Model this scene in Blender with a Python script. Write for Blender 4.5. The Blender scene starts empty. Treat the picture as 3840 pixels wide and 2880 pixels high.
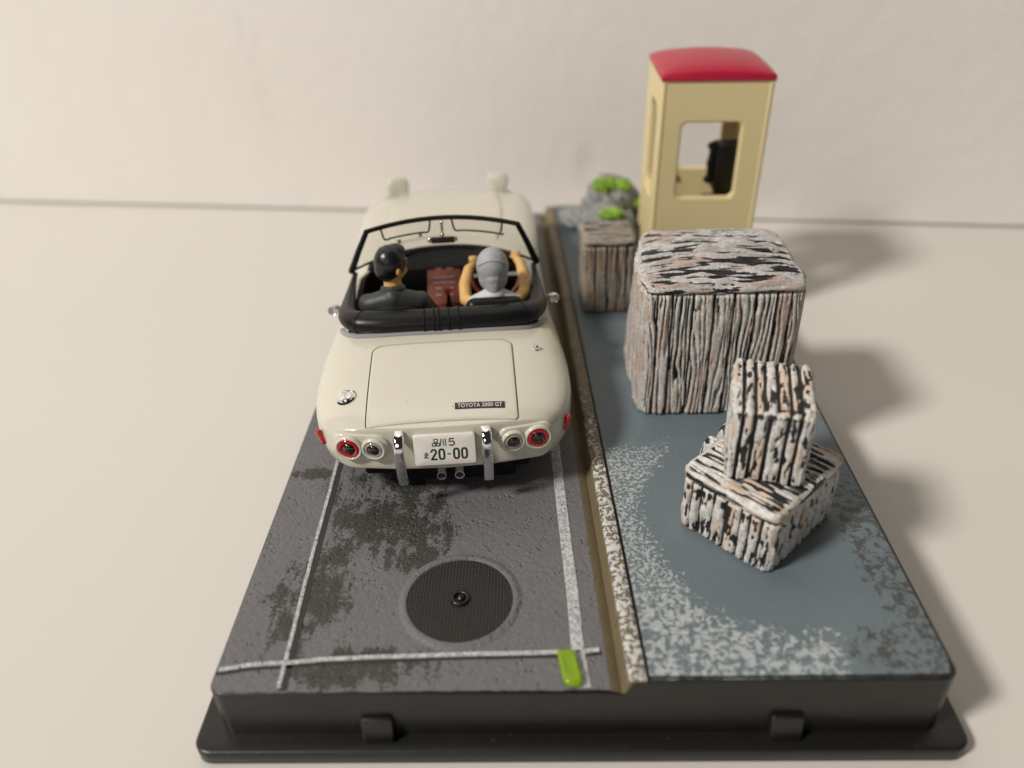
import bpy, bmesh, math, random
import numpy as np
from mathutils import Matrix, Vector

# everything below is written in millimetres of the real scale model; S turns them into metres
S = 0.001
sc = bpy.context.scene
COL = sc.collection
random.seed(7)

# ------------------------------------------------------------------ camera
_p, _y, _r = (math.radians(a) for a in (33.602, 2.142, -2.292))
_f = Vector((-math.sin(_y)*math.cos(_p), math.cos(_y)*math.cos(_p), -math.sin(_p)))
_rt = Vector((math.cos(_y), math.sin(_y), 0)); _up = _rt.cross(_f)
_rt, _up = _rt*math.cos(_r)+_up*math.sin(_r), -_rt*math.sin(_r)+_up*math.cos(_r)
cd = bpy.data.cameras.new('camera'); cam = bpy.data.objects.new('camera', cd); COL.objects.link(cam)
cam.matrix_world = Matrix(((_rt.x, _up.x, -_f.x, -3.563*S), (_rt.y, _up.y, -_f.y, -52.856*S), (_rt.z, _up.z, -_f.z, 84.231*S), (0, 0, 0, 1)))
cd.sensor_width = 36; cd.lens = 36*3000/3840; cd.clip_start = 0.005; cd.clip_end = 20
cd.dof.use_dof = True; cd.dof.focus_distance = 0.108; cd.dof.aperture_fstop = 14.0
sc.camera = cam

# ------------------------------------------------------------------ light: a dim warm room, one lamp at the front left, one overhead
w = bpy.data.worlds.new('World'); sc.world = w; w.use_nodes = True
bg = w.node_tree.nodes['Background']; bg.inputs[0].default_value = (1.0, 0.95, 0.88, 1); bg.inputs[1].default_value = 0.022

def area(name, loc, target, size, power, col):
    d = bpy.data.lights.new(name, 'AREA'); d.shape = 'DISK'; d.size = size*S; d.energy = power; d.color = col
    o = bpy.data.objects.new(name, d); COL.objects.link(o); o.location = Vector(loc)*S
    o.rotation_euler = (Vector(target)-Vector(loc)).to_track_quat('-Z', 'Y').to_euler()
    return o
area('desk_lamp', (-970, -515, 1105), (0, 60, 10), 240, 20.5, (1.0, 0.945, 0.86))
area('ceiling_lamp', (-70, 140, 400), (-15, 40, 10), 240, 0.16, (1.0, 0.93, 0.83))
area('front_fill', (-230, -850, 430), (0, 80, 30), 320, 0.65, (1.0, 0.94, 0.86))  # added fill from behind the camera, lifts the wall and front faces
vs = sc.view_settings; vs.view_transform = 'Standard'; vs.look = 'None'; vs.exposure = 0.18; vs.gamma = 1.0

# ------------------------------------------------------------------ helpers: materials
class NT:
    def __init__(s, name):
        s.m = bpy.data.materials.new(name); s.m.use_nodes = True; s.t = s.m.node_tree; s.N = s.t.nodes; s.L = s.t.links
        s.b = s.N['Principled BSDF']; s.out = s.N['Material Output']; s._mm = None
    def node(s, typ, **kw):
        n = s.N.new(typ)
        for k, v in kw.items(): setattr(n, k, v)
        return n
    def put(s, sock, v):
        if isinstance(v, bpy.types.NodeSocket): s.L.new(v, sock)
        elif isinstance(v, (tuple, list)) and len(v) == 3 and sock.type == 'RGBA': sock.default_value = (*v, 1)
        else: sock.default_value = v
    def set(s, **kw):
        for k, v in kw.items(): s.put(s.b.inputs[k.replace('_', ' ')], v)
        return s
    def mm(s):          # object coordinates in millimetres
        if s._mm is None:
            tc = s.node('ShaderNodeTexCoord'); v = s.node('ShaderNodeVectorMath', operation='SCALE')
            s.L.new(tc.outputs['Object'], v.inputs[0]); v.inputs[3].default_value = 1/S; s._mm = v.outputs[0]
        return s._mm
    def math(s, op, a, b=None, c=None, clamp=False):
        n = s.node('ShaderNodeMath', operation=op, use_clamp=clamp); s.put(n.inputs[0], a)
        if b is not None: s.put(n.inputs[1], b)
        if c is not None: s.put(n.inputs[2], c)
        return n.outputs[0]
    def vscale(s, v, xyz):
        n = s.node('ShaderNodeVectorMath', operation='MULTIPLY'); s.put(n.inputs[0], v); n.inputs[1].default_value = xyz; return n.outputs[0]
    def noise(s, scale, detail=3, rough=0.55, vec=None, dist=0.0):
        n = s.node('ShaderNodeTexNoise'); s.put(n.inputs['Vector'], vec if vec is not None else s.mm())
        n.inputs['Scale'].default_value = scale; n.inputs['Detail'].default_value = detail; n.inputs['Roughness'].default_value = rough
        n.inputs['Distortion'].default_value = dist; return n.outputs['Fac']
    def voro(s, scale, vec=None, feature='F1'):
        n = s.node('ShaderNodeTexVoronoi', feature=feature); s.put(n.inputs['Vector'], vec if vec is not None else s.mm())
        n.inputs['Scale'].default_value = scale; return n.outputs['Distance']
    def step(s, x, lo, hi):
        n = s.node('ShaderNodeMapRange', interpolation_type='SMOOTHSTEP'); s.put(n.inputs[0], x)
        n.inputs[1].default_value = lo; n.inputs[2].default_value = hi; return n.outputs[0]
    def mix(s, fac, a, b, mode='MIX'):
        n = s.node('ShaderNodeMix', data_type='RGBA', blend_type=mode); s.put(n.inputs[0], fac); s.put(n.inputs[6], a); s.put(n.inputs[7], b); return n.outputs[2]
    def ramp(s, x, stops):
        n = s.node('ShaderNodeValToRGB'); s.put(n.inputs[0], x); e = n.color_ramp.elements
        while len(e) < len(stops): e.new(0.5)
        for el, (p, c) in zip(e, stops): el.position = p; el.color = (*c, 1)
        return n.outputs[0]
    def attr(s, name):
        n = s.node('ShaderNodeAttribute', attribute_name=name); return n.outputs['Fac']
    def bump(s, h, dist=0.05, strength=1.0, normal=None):
        n = s.node('ShaderNodeBump'); n.inputs['Strength'].default_value = strength; n.inputs['Distance'].default_value = dist*S
        s.put(n.inputs['Height'], h)
        if normal is not None: s.L.new(normal, n.inputs['Normal'])
        s.L.new(n.outputs[0], s.b.inputs['Normal']); return n.outputs[0]
    def xyz(s):
        n = s.node('ShaderNodeSeparateXYZ'); s.L.new(s.mm(), n.inputs[0]); return n.outputs
    def blob(s, cx, cy, rx, ry, soft=0.5):
        X, Y, Z = s.xyz(); dx = s.math('DIVIDE', s.math('SUBTRACT', X, cx), rx); dy = s.math('DIVIDE', s.math('SUBTRACT', Y, cy), ry)
        d = s.math('SQRT', s.math('ADD', s.math('MULTIPLY', dx, dx), s.math('MULTIPLY', dy, dy)))
        return s.step(d, 1.0, 1.0-soft)

def plain(name, col, rough=0.5, metal=0.0, bumpy=None, vary=0.0, **kw):
    m = NT(name)
    c = col
    if vary:
        f = m.noise(0.35, 4)
        c = m.mix(f, tuple(x*(1-vary) for x in col), tuple(min(1, x*(1+vary)) for x in col))
    m.set(Base_Color=c, Roughness=rough, Metallic=metal, **kw)
    if bumpy: m.bump(m.noise(bumpy[0], 3), bumpy[1])
    return m.m

M = {}
def build_materials():
    M['chrome'] = plain('chrome', (0.82, 0.82, 0.84), 0.07, 1.0, (3.0, 0.02))
    M['black'] = plain('satin_black', (0.006, 0.006, 0.007), 0.62, 0, None, 0, Specular_IOR_Level=0.2)
    M['leather'] = plain('black_vinyl', (0.006, 0.006, 0.007), 0.36, 0, None, 0, Specular_IOR_Level=0.3)
    M['tyre'] = plain('rubber', (0.015, 0.015, 0.015), 0.7)
    M['wood'] = plain('red_wood', (0.125, 0.020, 0.007), 0.5, 0, (2.5, 0.02), 0.35)
    M['knob'] = plain('orange_knob', (0.42, 0.06, 0.015), 0.3)
    M['print'] = plain('plate_print', (0.004, 0.026, 0.028), 0.4)
    M['printw'] = plain('badge_print', (0.62, 0.60, 0.58), 0.4)
    M['badge'] = plain('badge_black', (0.02, 0.014, 0.018), 0.35)
    M['plate'] = plain('plate_white', (0.80, 0.76, 0.73), 0.3, 0, None, 0.03)
    M['piping'] = plain('grey_piping', (0.32, 0.31, 0.33), 0.35)
    M['skin'] = plain('painted_skin', (0.68, 0.42, 0.15), 0.42, 0, (1.2, 0.04), 0.12)
    M['hair'] = plain('painted_hair', (0.009, 0.009, 0.012), 0.3, 0, (1.6, 0.05))
    M['jacket'] = plain('jacket_cloth', (0.036, 0.042, 0.040), 0.5, 0, (1.3, 0.1), 0.25)
    M['scarf'] = plain('scarf_cloth', (0.36, 0.37, 0.39), 0.55, 0, (1.0, 0.15), 0.25)
    M['cloth'] = plain('pale_cloth', (0.55, 0.57, 0.60), 0.55, 0, (1.0, 0.12), 0.12)
    M['booth'] = plain('cream_plastic', (0.74, 0.62, 0.345), 0.42, 0, (4, 0.012))
    M['roof'] = plain('red_plastic', (0.42, 0.010, 0.04), 0.33, 0, (2, 0.012), 0.05)
    M['phone'] = plain('dark_phone', (0.016, 0.019, 0.016), 0.45)
    # car paint with grains of dust on it
    m = NT('ivory_paint'); v = m.voro(0.55); n = m.noise(1.9, 2)
    sp = m.math('MULTIPLY', m.step(v, 0.075, 0.04), m.step(n, 0.50, 0.58))
    m.set(Base_Color=m.mix(m.math('MULTIPLY', sp, 0.75), (0.625, 0.60, 0.515), (0.10, 0.085, 0.06)), Roughness=0.2, Coat_Weight=0.5, Coat_Roughness=0.04)
    M['paint'] = m.m
    # glass
    m = NT('clear_glass'); tr = m.node('ShaderNodeBsdfTransparent'); gl = m.node('ShaderNodeBsdfGlossy'); gl.inputs['Roughness'].default_value = 0.03
    tr.inputs[0].default_value = (0.95, 0.95, 0.93, 1)
    fr = m.node('ShaderNodeFresnel'); fr.inputs[0].default_value = 1.35; mx = m.node('ShaderNodeMixShader')
    m.L.new(fr.outputs[0], mx.inputs[0]); m.L.new(tr.outputs[0], mx.inputs[1]); m.L.new(gl.outputs[0], mx.inputs[2]); m.L.new(mx.outputs[0], m.out.inputs[0]); M['glass'] = m.m
    M['red_lens'] = plain('red_lens', (0.62, 0.004, 0.014), 0.06, 0, None, 0, Coat_Weight=1.0, Transmission_Weight=0.25, IOR=1.4)
    M['dark_centre'] = plain('dark_lens', (0.010, 0.008, 0.009), 0.06, 0, None, 0, Coat_Weight=1.0)
    M['red_solid'] = plain('red_marker', (0.45, 0.004, 0.014), 0.08, 0, None, 0, Coat_Weight=0.6)
    M['clear_lens'] = plain('clear_lens', (0.75, 0.75, 0.72), 0.05, 0, None, 0, Coat_Weight=1.0, Transmission_Weight=0.6, IOR=1.35)
    M['lime'] = plain('lime_plastic', (0.40, 0.66, 0.01), 0.10, 0, None, 0, Transmission_Weight=0.55, IOR=1.45)
    M['moss'] = plain('green_flock', (0.25, 0.42, 0.05), 0.9, 0, (4, 0.3), 0.4)
    M['crumb'] = plain('crumb', (0.35, 0.13, 0.04), 0.6, 0, (3, 0.1), 0.4)
    # black plastic base
    m = NT('black_plastic'); dn = m.step(m.voro(1.1), 0.11, 0.04)
    m.set(Base_Color=m.mix(m.math('MULTIPLY', dn, m.step(m.noise(0.3), 0.5, 0.6)), (0.011, 0.0108, 0.0105), (0.13, 0.12, 0.10)), Roughness=m.math('ADD', 0.27, m.math('MULTIPLY', m.noise(0.2, 5), 0.2)))
    m.bump(m.noise(3.0, 3), 0.03); M['plastic'] = m.m
    # table, wall
    m = NT('white_table'); f = m.noise(0.012, 5); m.set(Base_Color=m.mix(f, (0.63, 0.605, 0.565), (0.665, 0.64, 0.60)), Roughness=m.math('ADD', 0.42, m.math('MULTIPLY', m.noise(0.05, 4), 0.15)))
    m.bump(m.noise(0.8, 4), 0.02); M['table'] = m.m
    m = NT('white_wall'); a = m.noise(0.02, 5, 0.6); b = m.noise(0.05, 6, 0.7, m.vscale(m.mm(), (1, 1, 0.35)))
    c = m.mix(a, (0.84, 0.785, 0.765), (0.89, 0.875, 0.85)); c = m.mix(m.step(b, 0.60, 0.78), c, (0.74, 0.71, 0.69))
    m.set(Base_Color=c, Roughness=0.7); m.bump(m.noise(0.15, 5, 0.6), 0.25); M['wall'] = m.m
    # road
    m = NT('road_paint')
    fine = m.noise(2.6, 4, 0.62); big = m.noise(0.18, 3)
    base = m.mix(big, (0.115, 0.113, 0.122), (0.145, 0.142, 0.152)); base = m.mix(m.step(fine, 0.35, 0.75), base, (0.168, 0.165, 0.176))
    regs = [m.blob(-24.5, 30, 12, 14, .6), m.blob(-20, 22.5, 8, 7.5, .6), m.blob(-31.5, 13, 8, 14, .75), m.blob(-24, 3.2, 15, 4.4, .7), m.blob(-36.3, 36.6, 5.0, 2.4, .9), m.blob(-30, 21, 4, 7, .7)]
    reg = regs[0]
    for r_ in regs[1:]: reg = m.math('MAXIMUM', reg, r_)
    reg = m.math('MULTIPLY', reg, m.math('ADD', 0.45, m.math('MULTIPLY', m.step(m.noise(0.2, 4, .6), 0.36, 0.62), 0.75)))
    st = m.noise(0.55, 3, 0.6, m.vscale(m.mm(), (1.7, 0.35, 1))); sp = m.noise(2.3, 6, 0.75)
    v = m.math('ADD', m.math('ADD', m.math('MULTIPLY', sp, 1.35), m.math('MULTIPLY', st, 1.05)), m.math('MULTIPLY', reg, 0.50))
    spots = m.step(m.voro(1.6), 0.20, 0.14)
    dirt = m.math('MULTIPLY', m.step(v, 1.47, 1.56), m.math('SUBTRACT', 1.0, m.math('MULTIPLY', spots, 0.7)))
    col = m.mix(dirt, base, (0.040, 0.042, 0.034))
    m.set(Base_Color=col, Roughness=m.math('ADD', 0.45, m.math('MULTIPLY', fine, 0.2)))
    pits = m.math('MULTIPLY', m.step(m.voro(1.15), 0.33, 0.12), m.step(m.noise(0.4, 2), 0.42, 0.58))
    m.bump(m.math('ADD', m.math('MULTIPLY', m.noise(1.5, 4, .6), 0.9), m.math('MULTIPLY', pits, -0.6)), 0.24); M['road'] = m.m
    m = NT('line_paint'); n = m.noise(2.4, 4, .65); pit = m.math('MULTIPLY', m.step(m.voro(1.5), 0.24, 0.12), m.step(m.noise(.6), .45, .6))
    c = m.mix(m.step(n, 0.36, 0.66), (0.30, 0.30, 0.31), (0.60, 0.60, 0.62)); m.set(Base_Color=m.mix(pit, c, (0.09, 0.09, 0.09)), Roughness=0.5)
    m.bump(m.math('SUBTRACT', m.noise(1.9, 3), m.math('MULTIPLY', pit, .8)), 0.14); M['line'] = m.m
    M['line_side'] = plain('line_wash_paint', (0.022, 0.02, 0.022), 0.5, 0, (3, .05))  # dark wash painted along the road lines
    # pavement
    m = NT('pavement_paint'); n0 = m.noise(0.12, 4)
    base = m.mix(n0, (0.112, 0.148, 0.172), (0.150, 0.188, 0.212))
    clean = m.blob(24.5, 21.5, 13.0, 14.0, .22); clean2 = m.blob(30, 55, 24, 9, .3)
    X, Y, Z = m.xyz()
    kerbd = m.math('SUBTRACT', X, m.math('SUBTRACT', 7.7, m.math('MULTIPLY', Y, 0.045)))
    ex = m.math('DIVIDE', m.math('SUBTRACT', X, 27.0), 14.5); ey = m.math('DIVIDE', m.math('SUBTRACT', Y, 24.5), 16.0)
    ed = m.math('ADD', m.math('SQRT', m.math('ADD', m.math('MULTIPLY', ex, ex), m.math('MULTIPLY', ey, ey))), m.math('MULTIPLY', m.math('SUBTRACT', m.noise(0.16, 3), 0.5), 0.35))
    near = m.math('MULTIPLY', m.math('MULTIPLY', m.step(ed, 0.88, 1.30), m.step(X, 34.5, 27)), m.step(Y, 49, 36))
    ns_a = m.noise(1.35, 5, 0.62, None, 0.5); ns_b = m.noise(2.1, 5, 0.66, None, 0.3); fr_ = m.step(Y, 16, 8); ns = m.math('ADD', m.math('MULTIPLY', ns_a, fr_), m.math('MULTIPLY', ns_b, m.math('SUBTRACT', 1.0, fr_))); v = m.math('ADD', ns, m.math('MULTIPLY', near, 0.345))
    white = m.step(v, 0.79, 0.89)
    wcol = m.mix(m.noise(3, 3), (0.22, 0.27, 0.29), (0.58, 0.60, 0.60))
    col = m.mix(white, base, wcol)
    br = m.math('MAXIMUM', m.math('MULTIPLY', m.step(m.math('ADD', X, m.math('MULTIPLY', Y, 0.02)), 31.0, 36.5), m.step(Y, 46, 26)), m.blob(33, 4, 6, 5, .6))
    n1 = m.noise(1.1, 6, 0.72); brown = m.step(m.math('ADD', n1, m.math('MULTIPLY', br, 0.26)), 0.74, 0.80)
    col = m.mix(m.math('MULTIPLY', brown, 0.85), col, (0.050, 0.046, 0.037))
    m.set(Base_Color=col, Roughness=0.5); m.bump(m.math('ADD', m.math('MULTIPLY', white, 0.5), m.noise(0.9, 4)), 0.08); M['pave'] = m.m
    # kerb
    m = NT('kerb_paint'); X, Y, Z = m.xyz(); n = m.noise(1.5, 5, 0.62, None, 0.5)
    geo = m.node('ShaderNodeNewGeometry'); sep = m.node('ShaderNodeSeparateXYZ'); m.L.new(geo.outputs['Normal'], sep.inputs[0])
    up = m.step(sep.outputs[2], 0.35, 0.75); fade = m.step(Y, 70, 25)  # white thins along the kerb, putting the far shade into the colour
    wm = m.math('MULTIPLY', m.step(m.math('ADD', n, m.math('MULTIPLY', fade, 0.16)), 0.60, 0.67), up)
    tan = m.mix(m.noise(0.3, 4), (0.150, 0.118, 0.066), (0.185, 0.150, 0.090))
    m.set(Base_Color=m.mix(wm, tan, (0.58, 0.575, 0.56)), Roughness=0.5); m.bump(m.math('ADD', wm, m.noise(1.2, 3)), 0.12); M['kerb'] = m.m
    M['gutter'] = plain('gutter_paint', (0.160, 0.128, 0.072), 0.45, 0, (1.2, .08), 0.18)
    # manhole
    M['manhole'] = plain('manhole_black', (0.004, 0.004, 0.004), 0.45, 0, None, 0.3)
    M['stud'] = plain('manhole_studs', (0.062, 0.058, 0.050), 0.33, 0, None, 0.35)
    # dry-brushed wood: the paint sits on the ridges ('paint' is a property of the relief), tints by 'tint'
    def crate_mat(name, dark, mid, light, tint, tint2, ta, lo, hi):
        m = NT(name); pn = m.attr('paint'); t = m.attr('tint'); n = m.noise(1.8, 5, .65)
        c = m.mix(m.step(n, .3, .7), mid, light)
        c = m.mix(m.math('MULTIPLY', m.step(t, .50, .72), ta), c, tint)
        c = m.mix(m.math('MULTIPLY', m.step(t, .36, .20), ta*.8), c, tint2)
        k = m.step(m.math('ADD', pn, m.math('MULTIPLY', m.math('SUBTRACT', n, .5), .25)), lo, hi)
        m.set(Base_Color=m.mix(k, dark, c), Roughness=0.48); m.bump(m.noise(3.5, 4), 0.08); return m.m
    M['crate_big'] = crate_mat('weathered_wood_pink', (0.012, 0.011, 0.012), (0.38, 0.36, 0.34), (0.64, 0.62, 0.59), (0.44, 0.26, 0.20), (0.44, 0.33, 0.24), 0.5, .30, .50)
    M['crate_top'] = crate_mat('weathered_wood_lid', (0.013, 0.012, 0.013), (0.38, 0.375, 0.37), (0.64, 0.63, 0.62), (0.40, 0.22, 0.14), (0.33, 0.33, 0.33), 0.45, .48, .58)
    M['crate_white'] = crate_mat('whitewashed_wood', (0.013, 0.012, 0.014), (0.46, 0.455, 0.45), (0.74, 0.73, 0.71), (0.60, 0.43, 0.29), (0.52, 0.42, 0.33), 0.7, .48, .56)
    M['crate_brown'] = crate_mat('weathered_wood_brown', (0.012, 0.011, 0.011), (0.21, 0.185, 0.16), (0.36, 0.33, 0.29), (0.30, 0.17, 0.09), (0.20, 0.17, 0.14), 0.7, .28, .52)
    M['crate_core'] = plain('crate_core', (0.014, 0.013, 0.013), 0.6)
    m = NT('rock_paint'); n = m.noise(0.55, 6, .68); pn = m.attr('paint')
    m.set(Base_Color=m.mix(m.step(m.math('ADD', pn, m.math('MULTIPLY', m.math('SUBTRACT', n, .5), .7)), .35, .75), (0.05, 0.052, 0.053), (0.27, 0.28, 0.28)), Roughness=0.6); m.bump(n, .4); M['rock'] = m.m
build_materials()

# ------------------------------------------------------------------ helpers: meshes
def mesh(name, V, F, smooth=True, sharp=None, attrs=None):
    me = bpy.data.meshes.new(name); V = np.asarray(V, float)
    me.from_pydata((V*S).tolist(), [], [tuple(int(i) for i in f) for f in F]); me.update()
    fin(me, smooth, sharp)
    if attrs:
        for k, a in attrs.items():
            at = me.attributes.new(k, 'FLOAT', 'POINT'); at.data.foreach_set('value', np.asarray(a, np.float32))
    return me
def fin(me, smooth=True, sharp=None):
    me.polygons.foreach_set('use_smooth', [smooth]*len(me.polygons))
    if smooth and sharp: me.set_sharp_from_angle(angle=math.radians(sharp))
def obj(name, me, mat, parent=None, loc=None, rot=None):
    o = bpy.data.objects.new(name, me); COL.objects.link(o)
    if mat is not None:
        me.materials.clear()
        me.materials.append(M[mat] if isinstance(mat, str) else mat)
    if parent is not None: o.parent = parent
    if loc is not None: o.location = Vector(loc)*S
    if rot is not None: o.rotation_euler = rot
    return o
def part(name, VF, mat, parent, smooth=True, sharp=40, loc=None, rot=None):
    return obj(name, mesh(name, VF[0], VF[1], smooth, sharp), mat, parent, loc, rot)
def tag(o, label, cat, group=None, kind=None):
    if label: o['label'] = label
    if cat: o['category'] = cat
    if group: o['group'] = group
    if kind: o['kind'] = kind
    return o
def thing(name, label, cat, loc=(0, 0, 0), rz=0.0, group=None):
    o = bpy.data.objects.new(name, None); COL.objects.link(o); o.location = Vector(loc)*S; o.rotation_euler = (0, 0, rz); o.empty_display_size = 0.01
    return tag(o, label, cat, group)
def join(*vfs):
    V = []; F = []; n = 0
    for v, f in vfs:
        V += [tuple(p) for p in v]; F += [tuple(i+n for i in q) for q in f]; n = len(V)
    return V, F
def xf(vf, mat):
    return [tuple(mat @ Vector(p)) for p in vf[0]], vf[1]
def move(vf, d): return [(p[0]+d[0], p[1]+d[1], p[2]+d[2]) for p in vf[0]], vf[1]
def frombm(bm):
    bm.verts.index_update(); V = [tuple(v.co) for v in bm.verts]; F = [tuple(v.index for v in f.verts) for f in bm.faces]; bm.free(); return V, F
def box(x0, x1, y0, y1, z0, z1, bev=0.0, seg=2):
    bm = bmesh.new(); bmesh.ops.create_cube(bm, size=1)
    for v in bm.verts: v.co = ((x0+x1)/2+v.co.x*(x1-x0), (y0+y1)/2+v.co.y*(y1-y0), (z0+z1)/2+v.co.z*(z1-z0))
    if bev: bmesh.ops.bevel(bm, geom=bm.edges[:], offset=bev, segments=seg, profile=0.5, affect='EDGES')
    return frombm(bm)
def ell(c, r, seg=24, rings=14):
    bm = bmesh.new(); bmesh.ops.create_uvsphere(bm, u_segments=seg, v_segments=rings, radius=1)
    for v in bm.verts: v.co = (c[0]+v.co.x*r[0], c[1]+v.co.y*r[1], c[2]+v.co.z*r[2])
    return frombm(bm)
def frame(d):
    d = Vector(d).normalized(); u = d.cross(Vector((0, 0, 1)))
    if u.length < 1e-3: u = Vector((1, 0, 0))
    u.normalize(); return u, u.cross(d)*-1
def tube(path, r, seg=10, flat=None, closed=False, caps=True):
    """sweep; r number or per-point; flat = (a, b) multiplies side / up radii"""
    P = [Vector(p) for p in path]; n = len(P); V = []; F = []
    for i, p in enumerate(P):
        a = P[(i-1) % n] if (closed or i > 0) else p; b = P[(i+1) % n] if (closed or i < n-1) else p
        u, v = frame(b-a); rr = r[i] if hasattr(r, '__len__') else r; fa, fb = flat if flat else (1, 1)
        for k in range(seg):
            t = 2*math.pi*k/seg; V.append(tuple(p+u*(rr*fa*math.cos(t))+v*(rr*fb*math.sin(t))))
    m_ = n if closed else n-1
    for i in range(m_):
        for k in range(seg):
            j = (i+1) % n; F.append((i*seg+k, i*seg+(k+1) % seg, j*seg+(k+1) % seg, j*seg+k))
    if caps and not closed:
        F.append(tuple(range(seg))[::-1]); F.append(tuple((n-1)*seg+k for k in range(seg)))
    return V, F
def spline(pts, n):
    """Catmull-Rom through the points"""
    P = [np.array(p, float) for p in pts]; P = [2*P[0]-P[1]]+P+[2*P[-1]-P[-2]]; out = []; k = len(P)-3
    for i in range(n):
        t = i/(n-1)*k; j = min(int(t), k-1); u = t-j; a, b, c, d = P[j:j+4]
        out.append(0.5*((2*b)+(c-a)*u+(2*a-5*b+4*c-d)*u*u+(3*b-a-3*c+d)*u**3))
    return [tuple(p) for p in out]
def lathe(prof, seg=32, axis='z'):
    """profile [(r, h)] around z (or around y: h along -y)"""
    V = []; F = []
    for r, h in prof:
        for k in range(seg):
            t = 2*math.pi*k/seg; x, y = r*math.cos(t), r*math.sin(t)
            V.append((x, y, h) if axis == 'z' else (x, -h, y))
    for i in range(len(prof)-1):
        for k in range(seg):
            F.append((i*seg+k, i*seg+(k+1) % seg, (i+1)*seg+(k+1) % seg, (i+1)*seg+k))
    F.append(tuple(range(seg))[::-1]); F.append(tuple((len(prof)-1)*seg+k for k in range(seg)))
    return V, F
def rrect(x0, x1, y0, y1, r, seg=6):
    """rounded rectangle outline, r may be 4 radii (br, tr, tl, bl)"""
    rr = r if hasattr(r, '__len__') else (r,)*4; out = []
    for (cx, cy, a0), q in zip(((x1, y0, -90), (x1, y1, 0), (x0, y1, 90), (x0, y0, 180)), rr):
        sx = -1 if cx == x1 else 1; sy = 1 if cy == y0 else -1
        for i in range(seg+1):
            a = math.radians(a0+90*i/seg); out.append((cx+sx*q+q*math.cos(a), cy+sy*q+q*math.sin(a)))
    return out
def prism(outline, z0, z1):
    n = len(outline); V = [(x, y, z0) for x, y in outline]+[(x, y, z1) for x, y in outline]
    F = [tuple(range(n))[::-1], tuple(range(n, 2*n))]+[(i, (i+1) % n, n+(i+1) % n, n+i) for i in range(n)]
    return V, F
def pad(outline, prof, c=None):
    """soft-edged slab: prof [(inset scale, height)] from the rim to the middle"""
    n = len(outline); cx = sum(p[0] for p in outline)/n; cy = sum(p[1] for p in outline)/n; V = []; F = []
    for s_, h in prof: V += [(cx+(x-cx)*s_, cy+(y-cy)*s_, h) for x, y in outline]
    for i in range(len(prof)-1): F += [(i*n+k, i*n+(k+1) % n, (i+1)*n+(k+1) % n, (i+1)*n+k) for k in range(n)]
    F.append(tuple((len(prof)-1)*n+k for k in range(n))); return V, F
def tempobj(VF):
    me = bpy.data.meshes.new('tmp'); me.from_pydata([tuple(p) for p in VF[0]], [], [tuple(f) for f in VF[1]]); me.update()
    bm = bmesh.new(); bm.from_mesh(me); bmesh.ops.recalc_face_normals(bm, faces=bm.faces[:]); bm.to_mesh(me); bm.free()
    o = bpy.data.objects.new('tmp', me); COL.objects.link(o); return o
def evaluate(o):
    dg = bpy.context.evaluated_depsgraph_get(); dg.update(); e = o.evaluated_get(dg); me = e.to_mesh()
    V = np.array([v.co[:] for v in me.vertices]); F = [tuple(p.vertices) for p in me.polygons]; e.to_mesh_clear(); return V, F
def drop(*os):
    for o in os:
        me = o.data; bpy.data.objects.remove(o); bpy.data.meshes.remove(me)
def cut(VF, cutters):
    o = tempobj(VF); cs = [tempobj(c) for c in cutters]
    for c in cs:
        m_ = o.modifiers.new('b', 'BOOLEAN'); m_.operation = 'DIFFERENCE'; m_.solver = 'EXACT'; m_.object = c
    r = evaluate(o); drop(o, *cs); return r
def blobs(items, vox=0.16, smooth=3):
    """one continuous skin around ellipsoids ('e', centre, radii) and tapered limbs ('c', points, radii)"""
    vf = []
    for it in items:
        if it[0] == 'e': vf.append(ell(it[1], it[2]))
        else:
            vf.append(tube(it[1], it[2], 14)); vf += [ell(p, (r, r, r), 14, 10) for p, r in zip(it[1], it[2])]
    o = tempobj(join(*vf)); m_ = o.modifiers.new('r', 'REMESH'); m_.mode = 'VOXEL'; m_.voxel_size = vox
    m_ = o.modifiers.new('s', 'SMOOTH'); m_.factor = 0.5; m_.iterations = smooth
    r = evaluate(o); drop(o); return r
# lattice noise for relief
_rng = np.random.RandomState(11); _T = _rng.rand(256, 256)
def vnoise(x, y):
    x = np.asarray(x, float); y = np.asarray(y, float); xi = np.floor(x).astype(int); yi = np.floor(y).astype(int); u = x-xi; v = y-yi
    u = u*u*(3-2*u); v = v*v*(3-2*v); g = lambda a, b: _T[a & 255, b & 255]
    return (g(xi, yi)*(1-u)+g(xi+1, yi)*u)*(1-v)+(g(xi, yi+1)*(1-u)+g(xi+1, yi+1)*u)*v
def fbm(x, y, o=3):
    s_ = 0; a = 0.5; t = 0
    for i in range(o): s_ = s_+a*vnoise(x*2**i+17*i, y*2**i+31*i); t += a; a *= .5
    return s_/t

# ================================================================== SETTING
def setting():
    tv, tf = box(-900, 900, -500, 700, -18, 0, 0.6)
    o = part('table', (tv, tf), 'table', None); tag(o, None, None, None, 'structure')
    a = Vector((-167.1, 179.9, 0)); b = Vector((121.46, 141.18, 0)); d = (b-a).normalized(); ang = math.atan2(d.y, d.x)
    o = part('wall', box(-700, 700, 0, 12, 0.45, 420, 0.5, 3), 'wall', None, loc=((a+b)/2)[:], rot=(0, 0, ang)); tag(o, None, None, None, 'structure')
setting()

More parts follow.
